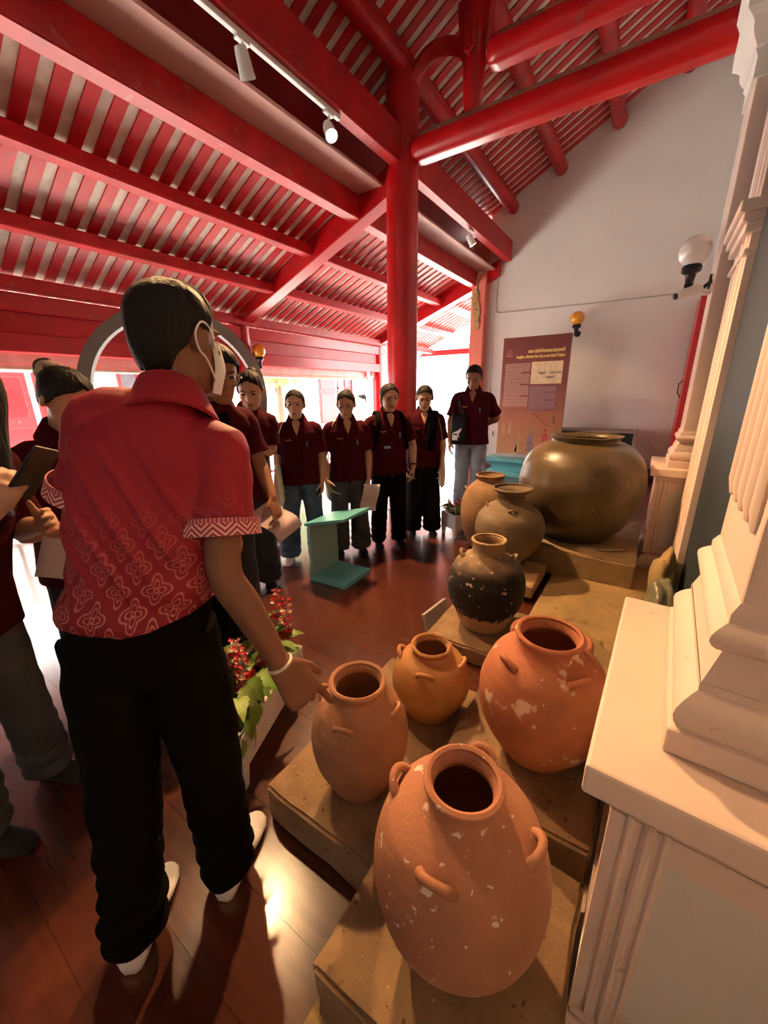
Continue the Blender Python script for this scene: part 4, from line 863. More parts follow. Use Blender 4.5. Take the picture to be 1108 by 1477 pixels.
def person(label, pos, rz, h=1.55, lean=.02, side=0.0, head=(0, .35), headroll=0, arms=None, skin=SKIN_F, hair='pony', shirt=SHIRT, trousers=BLKP, leg=(.088, .085), shoe=SOCK_B, stance=None, voxel=.0075, g=False, wid=1.0, hem=.74, hipshift=(0, 0), hairfront=36, fold=.006, sleeve=.80, sh=None, female=True, tee=True, marks=True, hand_s=1.0, neck=None, headc=None, collar_yaw=0, collar_k=1.0, uv=False, shoe_name='sock', hem_flat=None, nohands=(), vol=1.07, beltz=.97, head_k=1.07):
    t = thing('person', label, 'person', (*pos, 0), rz, None); s = h/1.65
    px, py = hipshift
    def sp(z):
        f = max(0, (z-.86*s)/(.54*s)); f0 = min(1, max(0, (z-.60*s)/(.26*s))); return px*f0+side*f, py*f0+lean*f
    def at(x, y_, z): cx, cy = sp(z*s); return V(cx+x*s, cy+y_*s, z*s)
    stance = stance or {'L': ((-.10, -.07), (-.115, .13)), 'R': ((.10, -.07), (.115, .13))}
    S = {'L': at(-.158*wid, -.01, 1.305), 'R': at(.158*wid, -.01, 1.305)}
    if sh: S = {k: Vector(v) for k, v in sh.items()}
    arms = arms or {}; A = {}
    for k, sx in (('L', -1), ('R', 1)):
        a = arms.get(k) or {}; el = Vector(a['el']) if 'el' in a else S[k]+V(sx*.050, -.02, -.265)*s; wr = Vector(a['wr']) if 'wr' in a else el+V(sx*-.010, .07, -.225)*s
        A[k] = dict(el=el, wr=wr, d=a.get('d') or tuple((wr-el).normalized()), n=a.get('n') or (sx*1.0, .25, 0), curl=a.get('curl', (.3, .35, .4, .45)), thumb=a.get('thumb', .45), tc=a.get('tc', .3))
    hc = Vector(headc) if headc else at(0, .035, 1.53); nb = Vector(neck) if neck else at(0, -.01, 1.385)
    HM = head_frame(hc, head[0], head[1], headroll); HS = s*head_k
    b = MB()
    for zz, rx, ry in ((.80, .13, .10), (.90, .145, .108), (1.02, .128, .095), (1.15, .135, .10), (1.27, .148, .098), (1.34, .12, .08)): pass
    b.rings([super_ring(*sp(zz*s), zz*s, rx*s*wid, ry*s, 24, 2.2) for zz, rx, ry in ((.80, .105, .08), (.90, .12, .09), (1.02, .118, .088), (1.15, .135, .10), (1.27, .148, .098), (1.33, .13, .085), (1.37, .07, .06))])
    up_ = HM.to_3x3() @ V(0, -.035, -.06)
    b.tube([tuple(nb-V(0, 0, .05*s)), tuple(nb+V(0, 0, .01)), tuple(hc+up_*s*.6)], [.058*s, .052*s, .052*s], 16)
    head_shape(b, HM, HS)
    for k in 'LR':
        a = A[k]; hd = Vector(a['d']).normalized()
        Q = smooth_path([(*S[k], .052*s), (*S[k].lerp(a['el'], .5), .045*s), (*a['el'], .039*s), (*a['el'].lerp(a['wr'], .35), .039*s), (*a['wr'], .025*s)], 4)
        b.tube([q[:3] for q in Q], [q[3] for q in Q], 14)
        hand(b, a['wr'], a['d'], a['n'], k, s*hand_s*1.02, a['curl'], thumb=a['thumb'], tcurl=a['tc'])
        (hx, hy), (tx, ty) = stance[k]; sx = -1 if k == 'L' else 1
        hip = V(*sp(.84*s), .84*s)+V(sx*.085*s, 0, 0); ank = V(hx+(tx-hx)*.22, hy+(ty-hy)*.22, .09*s); kn = hip.lerp(ank, .5)+V(0, .02*s, .0)
        Q = smooth_path([(*hip, .066*s), (*kn, .055*s), (*kn.lerp(ank, .4), .052*s), (*ank, .036*s)], 4); b.tube([q[:3] for q in Q], [q[3] for q in Q], 14)
        b.tube([tuple(ank), tuple(V(hx, hy, .045*s).lerp(V(tx, ty, .018), .45)), tuple(V(hx, hy, .02).lerp(V(tx, ty, .016), .85))], [.032*s, .020*s, .009*s], 10)
        foot(t, (hx, hy, .001), (tx, ty, .001), shoe, 1.02*s, .042, shoe_name)
        ls = np.array(leg); ka = hip.lerp(ank, .5)+V(0, .015*s, 0)
        A[k]['leg'] = [hip, ka, V(ank.x, ank.y, .055*s)]
    me = remesh(b, voxel, 2); me.materials.append(skin); obj('body', me, t)
    # trousers
    tr = MB()
    tr.rings([super_ring(*sp(zz*s), zz*s, rx*s*wid, ry*s, 28, 2.3) for zz, rx, ry in ((.76, .12, .095), (.80, .155, .118), (.88, .165, .125), (.94, .158, .120), (beltz, .152, .115))])
    for k in 'LR':
        hp, kn, an = A[k]['leg']; Q = smooth_path([(*(hp+V(0, 0, .02*s)), .097*s*min(1, wid)), (*hp.lerp(kn, .5), .094*s), (*kn, leg[0]*s), (*kn.lerp(an, .55), (leg[0]*.35+leg[1]*.65)*s), (*an, leg[1]*s)], 5)
        tr.tube([q[:3] for q in Q], [(q[3], q[3]*1.02) for q in Q], 20, (1, 0, 0), False)
    def tpost(co, no):
        d = np.zeros(len(co))
        for i, c in enumerate(co):
            q = Vector(c); d[i] = fold*.8*mnoise.noise(Vector((q.x*9, q.y*9, q.z*16)))+fold*.9*max(0, 1-q.z/(.40*s))*math.sin(q.z*95+4*mnoise.noise(Vector((q.x*12, q.y*12, 2))))
        d *= (co[:, 2] > .03); return co+no*d[:, None]
    me = remesh(tr, voxel, 2, tpost); me.materials.append(trousers); obj('trousers', me, t)
    # shirt
    st = MB(); rings = []
    for zz, rx, ry in SH:
        if zz < hem: continue
        rings.append(super_ring(*sp(zz*s), zz*s, rx*s*wid, ry*s, 36, 2.5, tx=((S['R'].z-S['L'].z)/max(.1, (S['R'].x-S['L'].x)))*min(1, max(0, (zz-1.05)/.25))))
    st.rings(rings); sle = {}
    for k in 'LR':
        a = A[k]; e = S[k].lerp(a['el'], sleeve); inn = S[k]+(V(*sp(S[k].z), S[k].z-.02)-S[k])*.45
        Q = smooth_path([(*inn, .080*s), (*S[k], .066*s), (*S[k].lerp(e, .5), .067*s), (*e, .077*s)], 4); st.tube([q[:3] for q in Q], [q[3] for q in Q], 20, None, False); sle[k] = (S[k], e)
    def spost(co, no):
        d = np.zeros(len(co))
        for i, c in enumerate(co):
            q = Vector(c); d[i] = fold*mnoise.noise(Vector((q.x*7+q.z*3, q.y*7, q.z*6)))+fold*.55*math.sin((q.z*1.0+abs(q.x)*.9)*42+5*mnoise.noise(Vector((q.x*5, q.y*5, q.z*5))))*max(0, mnoise.noise(Vector((q.x*4+3, q.y*4, q.z*4))))
        return co+no*d[:, None]
    me = remesh(st, voxel, 3, g or spost); me.materials.append(shirt); so = obj('shirt', me, t)
    if uv: add_uv(me, uv)
    cM = nb+V(0, .0, .0); collar(t, tuple(nb+V(0, .004, .028)*s), s, shirt if not uv else MATS['crimson_collar'], .12+lean*.6, yaw=collar_yaw, k=collar_k)
    cx_, cy_ = sp(1.33*s); MB().tube([(cx_, nb.y+.060*s, 1.40*s), (cx_, cy_+.088*s, 1.36*s), (cx_, cy_+.112*s, 1.315*s), (cx_, cy_+.124*s, 1.27*s)], [(.040*s, .012), (.036*s, .010), (.022*s, .008), (.004, .006)], 12, (1, 0, 0)).build('neckline', skin if tee is True else TEE, t, smooth='all') if marks else None
    hair_cap(t, HM, HS, hair, front=hairfront, seed=int(abs(pos[0])*100) % 17, vol=vol)
    face_parts(t, HM, HS, female)
    if marks:
        def surf(x, zz): 
            cx, cy = sp(zz*s); ry = np.interp(zz, [q[0] for q in SH], [q[2] for q in SH])*s; rx = np.interp(zz, [q[0] for q in SH], [q[1] for q in SH])*s*wid; return cx+x*s, cy+ry*(1-min(.98, abs(x*s/rx))**2.5)**(1/2.5)
        mb = MB()
        for q in range(5): x = .055+.012*q; X_, Y_ = surf(x, 1.22); mb.box(X_-.005*s, X_+.005*s, Y_-.004, Y_+.006, 1.215*s+.004*math.sin(q*2), 1.226*s+.004*math.sin(q*2))
        mb.build('embroidery', ORANGE, t); X_, Y_ = surf(-.085, 1.18); MB().box(X_-.006, X_+.006, Y_-.004, Y_+.010, 1.16*s, 1.21*s).build('pen', PENB, t, bevel=.002)
        P = [(surf(0, zz)[0], surf(0, zz)[1]+.002, zz*s) for zz in (hem+.01, .85, .95, 1.05, 1.15, 1.25, 1.30)]
        MB().tube(P, [(.016*s, .004)]*7, 8, (1, 0, 0), False).build('placket', shirt, t, smooth='all')
        for zz in (.84, .98, 1.12, 1.24):
            X_, Y_ = surf(0, zz); MB().ell((X_, Y_+.006, zz*s), (.006, .003, .006), None, 8, 6).build('button', mat('shirt_button', (.12, .03, .03), .3), t, smooth='all')
    return t, dict(S=S, A=A, HM=HM, s=s, sp=sp, sle=sle, nb=nb, hs=HS)
def face_to(p, q): d = Vector(q)-Vector(p); return math.atan2(-d.x, d.y)
def world_of(t, v): return (Matrix.Translation(t.location) @ Matrix.Rotation(t.rotation_euler.z, 4, 'Z')) @ Vector(v)
# ------------------------------------------------------------------ the man in the printed crimson shirt
def crimson_print():
    m = bpy.data.materials.new('crimson_print'); m.use_nodes = True; nt = m.node_tree; b = nt.nodes['Principled BSDF']; b.inputs['Roughness'].default_value = .6; b.inputs['Specular IOR Level'].default_value = .3
    L = nt.links.new
    def mth(op, a, c=None, d=None):
        n = nd(nt, 'ShaderNodeMath', operation=op)
        for i, q in enumerate((a, c, d)):
            if q is None: continue
            if isinstance(q, (int, float)): n.inputs[i].default_value = q
            else: L(q, n.inputs[i])
        return n.outputs[0]
    tc = nd(nt, 'ShaderNodeTexCoord'); sp_ = nd(nt, 'ShaderNodeSeparateXYZ'); L(tc.outputs['UV'], sp_.inputs[0]); u, v = sp_.outputs[0], sp_.outputs[1]
    def cell(u_, v_, T):
        a = mth('SUBTRACT', mth('FRACT', mth('DIVIDE', u_, T)), .5); c = mth('SUBTRACT', mth('FRACT', mth('DIVIDE', v_, T)), .5); return a, c
    def motif(u_, v_):
        T = .104; x, y_ = cell(u_, v_, T); r2 = mth('ADD', mth('MULTIPLY', x, x), mth('MULTIPLY', y_, y_)); r = mth('SQRT', r2)
        c2 = mth('DIVIDE', mth('MULTIPLY', x, x), mth('MAXIMUM', r2, 1e-4)); c4 = mth('ADD', mth('MULTIPLY', mth('SUBTRACT', mth('MULTIPLY', c2, c2), c2), 8.0), 1.0)   # cos 4 theta
        out = None
        for r0, k, w in ((.265, .075, .026), (.15, .06, .022), (.05, .0, .02)):
            f = mth('ABSOLUTE', mth('SUBTRACT', r, mth('ADD', mth('MULTIPLY', c4, k), r0))); q = mth('LESS_THAN', f, w); out = q if out is None else mth('MAXIMUM', out, q)
        return out
    s_ = mth('MULTIPLY', mth('ADD', u, v), .7071); d_ = mth('MULTIPLY', mth('SUBTRACT', u, v), .7071)
    pat = mth('MAXIMUM', motif(u, v), motif(mth('ADD', u, .052), mth('ADD', v, .052)))
    # only the lower part is printed, fading out upwards
    n1 = nd(nt, 'ShaderNodeTexNoise'); n1.inputs['Scale'].default_value = 5; L(tc.outputs['Object'], n1.inputs['Vector'])
    mr = nd(nt, 'ShaderNodeMapRange'); mr.inputs[1].default_value = 1.30; mr.inputs[2].default_value = .98; L(mth('ADD', v, mth('MULTIPLY', n1.outputs['Fac'], .10)), mr.inputs[0])
    n2 = nd(nt, 'ShaderNodeTexNoise'); n2.inputs['Scale'].default_value = 160; L(tc.outputs['Object'], n2.inputs['Vector'])
    fac = mth('MULTIPLY', mth('MULTIPLY', pat, mr.outputs[0]), mth('MULTIPLY_ADD', n2.outputs['Fac'], .9, .30))
    base = nd(nt, 'ShaderNodeMix', data_type='RGBA'); L(mr.outputs[0], base.inputs[0]); base.inputs[6].default_value = (.33, .014, .030, 1); base.inputs[7].default_value = (.22, .010, .020, 1)
    mx = nd(nt, 'ShaderNodeMix', data_type='RGBA'); L(fac, mx.inputs[0]); L(base.outputs[2], mx.inputs[6]); mx.inputs[7].default_value = (.66, .24, .22, 1); L(mx.outputs[2], b.inputs['Base Color'])
    n3 = nd(nt, 'ShaderNodeTexNoise'); n3.inputs['Scale'].default_value = 350; L(tc.outputs['Object'], n3.inputs['Vector']); bp = nd(nt, 'ShaderNodeBump'); bp.inputs['Strength'].default_value = .08; L(n3.outputs['Fac'], bp.inputs['Height']); L(bp.outputs[0], b.inputs['Normal'])
    return m
def zigzag():
    m = bpy.data.materials.new('zigzag_trim'); m.use_nodes = True; nt = m.node_tree; b = nt.nodes['Principled BSDF']; b.inputs['Roughness'].default_value = .7; L = nt.links.new
    def mth(op, a, c=None):
        n = nd(nt, 'ShaderNodeMath', operation=op)
        for i, q in enumerate((a, c)):
            if q is None: continue
            if isinstance(q, (int, float)): n.inputs[i].default_value = q
            else: L(q, n.inputs[i])
        return n.outputs[0]
    tc = nd(nt, 'ShaderNodeTexCoord'); s_ = nd(nt, 'ShaderNodeSeparateXYZ'); L(tc.outputs['UV'], s_.inputs[0]); u, v = s_.outputs[0], s_.outputs[1]
    tri = mth('PINGPONG', mth('MULTIPLY', u, 22.0), 1.0); q = mth('FRACT', mth('MULTIPLY', mth('SUBTRACT', mth('MULTIPLY', v, 1.0), mth('MULTIPLY', tri, .55)), 3.2)); st = mth('LESS_THAN', q, .5)
    bd = mth('GREATER_THAN', v, .72); chk = mth('GREATER_THAN', mth('SINE', mth('MULTIPLY', u, 380.0)), 0.0); pat = mth('ADD', mth('MULTIPLY', mth('SUBTRACT', 1.0, bd), st), mth('MULTIPLY', bd, mth('MULTIPLY', chk, .5)))
    mx = nd(nt, 'ShaderNodeMix', data_type='RGBA'); L(pat, mx.inputs[0]); mx.inputs[6].default_value = (.40, .02, .04, 1); mx.inputs[7].default_value = (.76, .50, .48, 1); L(mx.outputs[2], b.inputs['Base Color']); return m
CRIMSON = crimson_print(); ZIG = zigzag(); mat('crimson_collar', (.33, .016, .032), .6, .08, 8, spec=.3)
mx_, my_ = -.95, .34; mrz = R(38.5)
HX, HY = -.02, .045
def man_uv(co):
    z = co[:, 2]; cx = np.interp(z, [.9, 1.4], [-.015, .09]); cy = np.interp(z, [.9, 1.4], [.05, .13]); a = np.arctan2(co[:, 0]-cx, -(co[:, 1]-cy)); return np.stack([a*.185, z], 1)
def man_folds(co, no):
    d = np.zeros(len(co))
    for i, c in enumerate(co):
        q = Vector(c); w = mnoise.noise(Vector((q.x*4, q.y*4, q.z*3)))
        diag = .95*q.x+.50*q.z                                          # folds fan out from the right armpit to the left waist
        f1 = (max(0, math.sin(diag*95+2.2*w))**2*1.6-.4)*max(0, 1-abs(q.z-1.14)/.24)*.0085*max(0, min(1, (.24-q.x)/.12))*(.35+max(0, .6+1.2*mnoise.noise(Vector((diag*9, 1.7, q.z*2)))))
        f2 = .010*mnoise.noise(Vector((q.x*6, q.y*6, q.z*7)))
        f3 = .013*math.sin(q.z*48+9*q.x+3*w)*max(0, 1-abs(q.z-.965)/.10)              # blousing above the belt
        f4 = .006*math.sin(q.z*70+q.x*30)*max(0, 1-math.hypot(q.x-.22, q.z-1.30)/.12)
        d[i] = f1+f2+f3+f4
    return co+no*d[:, None]
ME_H = 1.70
man, mi = person('man seen from behind in a crimson printed short-sleeved shirt, black trousers and white socks', (mx_, my_), mrz, ME_H, lean=.10, side=.115, hipshift=(-.015, .045), headc=(.132, .185, 1.575), neck=(.115, .13, 1.42), head=(R(-26), .12), head_k=1.0,
    sh={'L': (-.045, .125, 1.395), 'R': (.215, .105, 1.325)},
    arms={'R': dict(el=(.222, .01, 1.045), wr=(.330, .015, .765), d=(.47, .02, -.86), n=(.45, -.75, .35), curl=(.10, .62, .75, .85), thumb=.35, tc=.5),
          'L': dict(el=(-.165, .15, 1.13), wr=(-.09, .34, 1.02), d=(.3, .9, .1), n=(-.3, .0, 1))},
    skin=SKIN_D, hair='balding', shirt=CRIMSON, trousers=BLKP, leg=(.084, .070), shoe=SOCK_W, stance={'L': ((-.095, -.19), (-.100, .06)), 'R': ((.100, -.055), (.150, .195))}, voxel=.0055, g=man_folds, wid=.94, hem=.90, fold=.010, sleeve=.66, collar_k=.9, female=False, marks=False, uv=man_uv, hand_s=1.24, vol=1.09, hairfront=34)
# patterned sleeve hems
for k in 'RL':
    S0, e = mi['sle'][k]; ax = (e-S0).normalized(); s = mi['s']; n = 48; rg = []
    u0 = ax.orthogonal().normalized(); w0 = ax.cross(u0); b = MB()
    for off, r in ((-.028, .0800), (-.027, .0835), (.012, .0865), (.013, .080)): rg.append([tuple(e+ax*off+u0*(r*s*math.cos(2*math.pi*i/n))+w0*(r*s*math.sin(2*math.pi*i/n))) for i in range(n)])
    b.rings(rg, cap=False); me = b.mesh('sleeve_trim', ZIG, True)
    add_uv(me, lambda co, e=e, ax=ax, u0=u0, w0=w0: np.stack([np.arctan2((co-np.array(e)) @ np.array(w0), (co-np.array(e)) @ np.array(u0))/(2*math.pi), ((co-np.array(e)) @ np.array(-ax)+.013)/.041], 1)); obj('sleeve_trim', me, man)
# face mask with ear loops
M = mi['HM']; s = mi['hs']; rg = []
for j in range(9):
    z = -.115+.118*j/8; ring = []
    for i in range(17):
        a = R(-74+148*i/16); w_ = (1-.25*abs(j/8-.55))*(1-.10*abs(i/8-1)**4); bulge = 1+.10*math.cos(a*1.1)*math.sin(math.pi*(j+.5)/9); ring.append((math.sin(a)*.072*w_*1.06, .012+math.cos(a)*.084*w_*bulge*1.06+.010, z))
    rg.append(ring)
mb = MB(); nv = len(rg[0])
allv = [p for r_ in rg for p in r_]+[(p[0]*.97, p[1]*.97, p[2]) for r_ in rg for p in r_]; o_ = len(allv)//2
fs = [(j*nv+i, j*nv+i+1, (j+1)*nv+i+1, (j+1)*nv+i) for j in range(8) for i in range(nv-1)]
mb.add(allv, fs+[tuple(o_+q for q in f[::-1]) for f in fs]); mb.v = [tuple(M @ (Vector(v)*s)) for v in mb.v]; mask = mb.build('face_mask', mat('mask_white', (.78, .80, .82), .8), man, smooth='all')
for sx in (-1, 1):
    MB().tube([tuple(M @ (Vector(p)*s)) for p in smooth_path([(sx*.064, .045, -.012), (sx*.082, .012, .022), (sx*.088, -.018, .028), (sx*.087, -.034, -.0), (sx*.084, -.022, -.03), (sx*.080, .002, -.045), (sx*.062, .045, -.085)], 5)], .0024*s, 6).build('ear_loop', WHITE, mask, smooth='all')
wr = mi['A']['R']['wr']; dd = (wr-mi['A']['R']['el']).normalized(); u0 = dd.orthogonal().normalized(); w0 = dd.cross(u0)
MB().tube([tuple(wr-dd*.012+u0*.031*math.cos(a)+w0*.031*math.sin(a)) for a in [2*math.pi*q/28 for q in range(28)]], .0045, 8, closed=True).build('string_bracelet', mat('white_string', (.75, .66, .52), .8), man, smooth='all')
hpz = .93*mi['s']
MB().rings([super_ring(*mi['sp'](z), z, .150*mi['s'], .116*mi['s'], 40, 2.3) for z in (.925*mi['s'], .955*mi['s'])]).build('belt', mat('black_leather', (.01, .01, .01), .45), man, smooth=True)
# ------------------------------------------------------------------ students
DOWN = (.15, .2, .25, .3)
def phone(label, loc, rot):
    t = thing('phone', label, 'phone', loc); t.rotation_euler = rot
    MB().box(-.036, .036, -.075, .075, -.0045, .0045).build('case', BLACK, t, bevel=.004); MB().box(-.032, .032, -.07, .07, .0045, .0052).build('screen', mat('phone_screen', (.10, .11, .13), .12), t)
    return t
def sheet(label, loc, rot, w=.15, l=.21, bend=.02, m=PAPER):
    mb = MB(); n = 8; vs = []
    for i in range(n+1):
        f = i/n-.5; z = bend*math.sin(f*math.pi*1.6); vs += [(f*l, -w/2, z), (f*l, w/2, z+.004)]
    o = len(vs); vs2 = vs+[(x, y_, z-.0012) for x, y_, z in vs]; fs = [(2*i, 2*i+2, 2*i+3, 2*i+1) for i in range(n)]
    mb.add(vs2, fs+[tuple(o+q for q in f[::-1]) for f in fs]+[(0, o, o+2*n, 2*n)[:0] or (0, 1, o+1, o)]); ob = mb.build('paper_sheet', m, smooth='all'); ob.location = loc; ob.rotation_euler = rot
    return tag(ob, label, 'paper')
def strap_bag(name, label, t, inf, side, bagw=.26, bagh=.34, m=TOTE, drop=.60, fwd=.03, thick=.035, out=.20, rot=0.0, ztop=None):
    """bag hanging from one shoulder; a thing of its own, placed in the wearer's frame"""
    S = inf['S'][side]; sx = -1 if side == 'L' else 1; s = inf['s']; c = V(inf['sp'](1.0)[0]+sx*out*s, S.y+fwd, 0); zt = ztop or (S.z-drop*s*.55)
    root = thing(name, label, 'bag', tuple(world_of(t, (c.x, c.y, zt-bagh))), t.rotation_euler.z+rot)
    w = bagw; b = MB(); rg = []
    for f, k, th in ((0, .96, .5), (.05, 1.0, .9), (.4, 1.0, 1.0), (.8, .98, .7), (1, .96, .25)):
        rg.append([(thick*th*math.copysign(abs(math.cos(a))**.6, math.cos(a)), w/2*k*math.copysign(abs(math.sin(a))**.35, math.sin(a)), bagh*f+.006*math.sin(3*a+f*5)) for a in [2*math.pi*q/28 for q in range(28)]])
    b.rings(rg).build('pouch', m, root, smooth=True)
    top = V(S.x-sx*.045*s-c.x, S.y-c.y, S.z+.075*s-(zt-bagh))
    for yy in (-.06, .06):
        P = smooth_path([(0, yy, bagh*.9), (-sx*.015, yy*.95+(top.y)*.3, bagh+(top.z-bagh)*.5), (top.x+sx*.02, top.y+yy*.9, top.z-.03), (top.x-sx*.01, top.y+yy*.25, top.z+.004)], 5)
        Mi = Matrix.Rotation(-rot, 4, 'Z'); b = MB().tube([tuple(Mi @ Vector(p)) if q_ > 3 else p for q_, p in enumerate(P)], [(.013, .0028)]*len(P), 8, (0, 1, 0)); b.build('strap', m, root, smooth='all')
    return root
def wristband(t, inf, k, name='wrist_watch', m=BLACK):
    a = inf['A'][k]; d = (a['wr']-a['el']).normalized(); u = d.orthogonal().normalized(); w = d.cross(u); c = a['wr']-d*.025
    MB().tube([tuple(c+u*.030*math.cos(q)+w*.030*math.sin(q)) for q in [2*math.pi*i/20 for i in range(20)]], [(.009, .004)]*20, 8, tuple(d), closed=True).build(name, m, t, smooth='all')
G = 'students'
# girl with tote, blue jeans
p = (-2.41, 2.33); t6, i6 = person('girl in maroon shirt and blue flared jeans with white shoes, cream tote on her shoulder', p, face_to(p, (-.75, .45)), 1.47, head=(R(-4), .10), hair='bun', trousers=JEAN, leg=(.085, .105), shoe=SOCK_W, shoe_name='shoe', stance={'L': ((-.10, .0), (-.14, .19)), 'R': ((.14, -.05), (.17, .16))}, hem=.78, vol=1.05)
strap_bag('tote_bag', 'cream tote bag hanging at the side of the girl in blue jeans', t6, i6, 'R', fwd=.08, out=.20, drop=.55)
# girl with glasses, grey jeans
p = (-2.16, 2.66); t7, i7 = person('girl with glasses in maroon shirt and grey wide jeans behind the turquoise stand', p, face_to(p, (-.35, .85)), 1.46, head=(R(-14), .30), hair='bun', trousers=JEAN_G, leg=(.092, .108), shoe=SOCK_B, hem=.77,
    arms={'R': dict(el=(.215, .03, .93), wr=(.20, .13, .74), d=(-.2, .35, -.8))}, vol=1.05)
glasses(t7, i7['HM'], i7['hs'])
strap_bag('tote_bag', 'cream tote bag behind the arm of the girl with glasses', t7, i7, 'R', fwd=-.10, out=.19, drop=.60, bagw=.2)
sheet('white paper sheets held low by the girl with glasses', tuple(world_of(t7, i7['A']['L']['wr']+V(.0, .05, -.17))), (R(80), R(82), i7 and t7.rotation_euler.z), .15, .25)
tag(MB().tube([(0, 0, 0), (.07, .05, -.03)], .0035, 8).build('pencil', mat('silver', (.6, .6, .62), .3)), 'pale pencil in the hand of the girl with glasses', 'pencil'); bpy.data.objects['pencil'].location = world_of(t7, i7['A']['R']['wr']+V(-.02, .03, -.09))
# girl with ponytail and backpack
p = (-1.95, 3.00); t8, i8 = person('girl with ponytail in maroon shirt and black trousers wearing a black backpack', p, face_to(p, (-.25, 1.35)), 1.51, head=(R(6), .16), hair='pony', trousers=BLKP, leg=(.088, .080), shoe=SOCK_B, hem=.77, arms={'R': dict(el=(.235, -.01, .97), wr=(.235, .10, .76), d=(.0, .25, -.8)), 'L': dict(el=(-.225, .02, .98), wr=(-.20, .13, .79), d=(.1, .3, -.8))}, vol=1.06, skin=SKIN_F)
wristband(t8, i8, 'L')
bp_ = thing('backpack', 'black backpack on the back of the girl with the ponytail', 'backpack', tuple(world_of(t8, (.03, -.20, .80))), t8.rotation_euler.z)
MB().box(-.15, .15, -.09, .07, 0, .42).build('pack', BLKP, bp_, smooth=True, bevel=.05, seg=4)
MB().box(-.11, .11, -.12, -.08, .04, .22).build('pocket', BLKP, bp_, smooth=True, bevel=.02, seg=3)
for sx in (-1, 1): MB().tube(smooth_path([(sx*.10-.03, .05, .38), (sx*.105-.03, .10, .46), (sx*.105-.03, .20, .485), (sx*.110-.03, .305, .43), (sx*.125-.03, .325, .30), (sx*.15-.03, .27, .15)], 4), [(.022, .005)]*21, 8, (1, 0, 0)).build('shoulder_strap', BLKP, bp_, smooth='all')
tag(MB().box(-.03, .03, 0, .004, -.011, .011).build('name_tag', mat('blue_tag', (.25, .42, .62), .4), bevel=.002), 'pale blue tag on the shirt pocket of the girl with the ponytail', 'tag'); q_ = bpy.data.objects['name_tag']; q_.location = world_of(t8, (.045, .152, .985)); q_.rotation_euler = (0, 0, t8.rotation_euler.z)
# girl with black scarf and tote
p = (-1.83, 3.46); t9, i9 = person('girl in loose black trousers beside the red column, dark scarf over her shoulder', p, face_to(p, (-.45, 1.2)), 1.50, head=(R(-4), .38), hair='pony', trousers=mat('black_cargo', (.008, .008, .0085), .9, .2, 5, .2, 150, spec=.08), leg=(.098, .105), shoe=SOCK_B, hem=.79, arms={'R': dict(el=(.225, .03, .95), wr=(.19, .14, .76), d=(-.1, .4, -.8))}, vol=1.05)
strap_bag('tote_bag', 'cream tote bag beside the girl with the dark scarf', t9, i9, 'L', fwd=.03, out=.20, drop=.62, bagw=.18)
MB().tube(smooth_path([(-.10, .0, 1.24), (-.085, .09, 1.26), (-.075, .145, 1.15), (-.06, .150, 1.0), (-.05, .150, .92)], 4), [(.045, .014)]*17, 12, (1, 0, 0)).build('scarf', TEE, t9, smooth='all')
o_ = tag(MB().tube([(0, 0, 0), (.06, .06, -.04)], .0035, 8).build('pencil', MATS['silver']), 'pale pencil in the hand of the girl with the dark scarf', 'pencil'); o_.location = world_of(t9, i9['A']['R']['wr']+V(-.02, .03, -.09))
# tall young man with black bag
p = (-1.76, 4.55); t10, i10 = person('tall young man in maroon shirt and light blue jeans with one arm behind his back', p, face_to(p, (-.75, 1.6)), 1.72, head=(R(-10), .50), hair='short', skin=SKIN_M, trousers=JEAN_L, leg=(.082, .085), shoe=SOCK_W, hem=.80, wid=1.06, female=False, arms={'L': dict(el=(-.285, -.10, 1.13), wr=(-.12, -.19, 1.03), d=(.9, -.2, -.1)), 'R': dict(el=(.25, .03, 1.10), wr=(.24, .14, .87), d=(0, .3, -.8))}, vol=1.07)
bg = strap_bag('drawstring_bag', 'black bag with a white leaping-cat mark hanging on the tall young man', t10, i10, 'R', bagw=.18, bagh=.34, m=mat('black_nylon', (.007, .007, .008), .5, spec=.2), fwd=.13, out=.14, drop=.62, rot=R(72), ztop=1.18, thick=.04)
mb = MB().prism([(-.065, .115), (-.045, .135), (-.02, .150), (.015, .165), (.035, .185), (.055, .19), (.06, .18), (.045, .172), (.045, .155), (.02, .13), (.028, .10), (.035, .075), (.02, .095), (.005, .125), (-.02, .132), (-.045, .12)], .040, .044, 'x'); mb.build('cat_mark', WHITE, bg)
MB().box(.041, .044, -.055, .01, .05, .11).build('label_patch', WHITE, bg)
# student looking at a phone
p = (-2.355, 1.715); t5, i5 = person('student in maroon shirt looking down at a phone, hair tied back', p, face_to(p, (-.75, .45)), 1.59, side=-.09, wid=.92, head=(R(-12), .45), hair='bun', trousers=JEAN_D, leg=(.09, .10), shoe=SOCK_B, skin=SKIN_F, arms={'R': dict(el=(.20, .03, 1.06), wr=(.075, .24, 1.13), d=(-.75, .55, .2), n=(.2, .6, -.7), curl=(.5, .5, .5, .5)), 'L': dict(el=(-.20, .03, 1.06), wr=(-.065, .24, 1.13), d=(.75, .55, .2), n=(-.2, .6, -.7), curl=(.5, .5, .5, .5))}, vol=1.05)
phone('white-edged phone held by the student looking down', tuple(world_of(t5, (.0, .315, 1.185))), (R(50), 0, t5.rotation_euler.z))
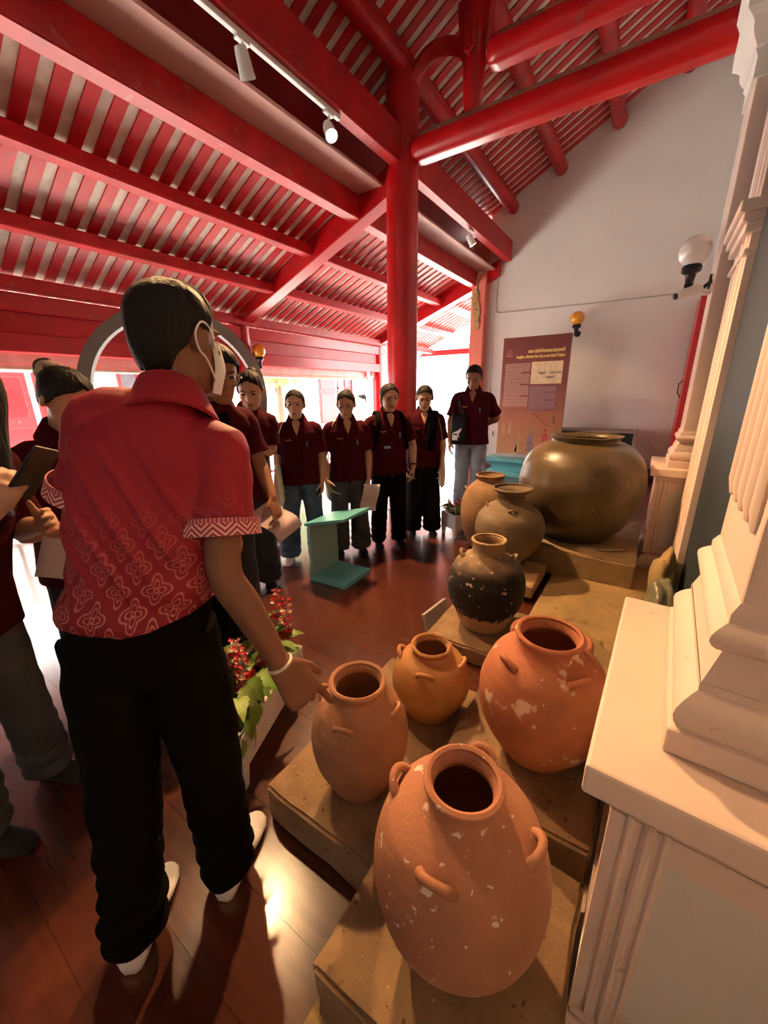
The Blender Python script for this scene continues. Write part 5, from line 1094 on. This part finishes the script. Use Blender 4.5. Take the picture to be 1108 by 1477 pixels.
# student with glasses pointing
p = (-1.99, 1.255); t4, i4 = person('student with glasses and short black hair in dark jeans, pointing down at the jars', p, face_to(p, (-.75, .95)), 1.66, lean=.19, head=(R(-6), .28), hair='short', skin=SKIN_M, wid=.92, tee=False, trousers=JEAN_D, leg=(.088, .095), shoe=SOCK_W, shoe_name='shoe', hem=.78, female=False, arms={'L': dict(el=(-.185, .20, 1.09), wr=(-.16, .37, .92), d=(.05, .5, -.8), n=(-.35, .6, .5), curl=(.08, .7, .8, .8)), 'R': dict(el=(.20, .05, 1.05), wr=(.1, .22, .98), d=(-.5, .8, 0))}, hairfront=24, vol=1.12)
glasses(t4, i4['HM'], i4['hs'])
sheet('folded pinkish paper sheet held by the pointing student', tuple(world_of(t4, (-.17, .37, .80))), (R(35), R(50), R(20)), .16, .22, .05, mat('pink_paper', (.55, .42, .42), .7, .05))
# student with long hair hidden behind the man
p = (-1.78, .98); t4b, i4b = person('student with long straight black hair mostly hidden behind the man', p, face_to(p, (-.6, 1.0)), 1.57, head=(R(-2), .3), hair='long', trousers=BLKP, skin=SKIN_F, shoe=SOCK_W, shoe_name='shoe', vol=1.06)
# the two at the left edge
p = (-2.02, .60); t3, i3 = person('girl with a pale scrunchie bending her head, behind the man at the left', p, face_to(p, (-.5, 1.0)), 1.55, lean=.07, head=(R(0), .6), hair='bun', trousers=JEAN_D, leg=(.09, .10), skin=SKIN_F, shoe=mat('green_slipper', (.03, .22, .13), .5), shoe_name='slipper', arms={'R': dict(el=(.23, .05, .96), wr=(.12, .27, .96), d=(-.5, .85, .0), n=(.3, .2, .9)), 'L': dict(el=(-.2, .06, .98), wr=(-.06, .27, .97), d=(.4, .85, 0))}, vol=1.07)
Mh = i3['HM']; ss = i3['hs']; mb = MB().tube([tuple(Mh @ (Vector((.04*math.cos(a)*(1+.15*math.sin(5*a)), -.108+.012*math.sin(6*a), .048+.04*math.sin(a)*(1+.15*math.cos(5*a))))*ss)) for a in [2*math.pi*q/40 for q in range(40)]], .014, 8, closed=True); mb.build('scrunchie', mat('beige_cloth', (.55, .46, .34), .8, .3, 30), t3, smooth='all')
sheet('pale paper sheet hanging from the hands of the bending girl', tuple(world_of(t3, (.16, .22, .86))), (R(85), R(20), R(60)), .21, .24, .01)
p = (-1.74, .12); t2, i2 = person('long-haired girl at the left edge holding up a phone, in grey trousers', p, face_to(p, (-.4, .9)), 1.57, lean=.20, head=(R(92), .30), hair='long', trousers=GREYP, leg=(.076, .080), skin=SKIN_F, shoe=SOCK_B, hem=.72, stance={'L': ((-.12, -.02), (-.11, .22)), 'R': ((.13, -.02), (.14, .20))}, arms={'R': dict(el=(.215, .27, 1.02), wr=(.14, .42, 1.17), d=(-.35, .45, .8), n=(.75, .55, .2), curl=(.55, .6, .6, .6), thumb=.7), 'L': dict(el=(-.2, .12, 1.02), wr=(-.12, .28, 1.06), d=(.3, .8, .3))}, voxel=.006, vol=1.06)
phone('black phone in a dark checked case held up at the left edge', tuple(world_of(t2, (.065, .495, 1.265))), (R(58), R(-20), t2.rotation_euler.z))
# figure outside in khaki
p = (-7.5, 10.1); t11, i11 = person('distant person in a khaki shirt standing outside in the sun', p, face_to(p, (-14, 9)), 1.55, hair='pony', shirt=mat('khaki_shirt', (.36, .24, .13), .85), trousers=mat('khaki_trousers', (.45, .38, .30), .85), shoe=SOCK_B, voxel=.012, marks=False)
t11.location.z = -.16
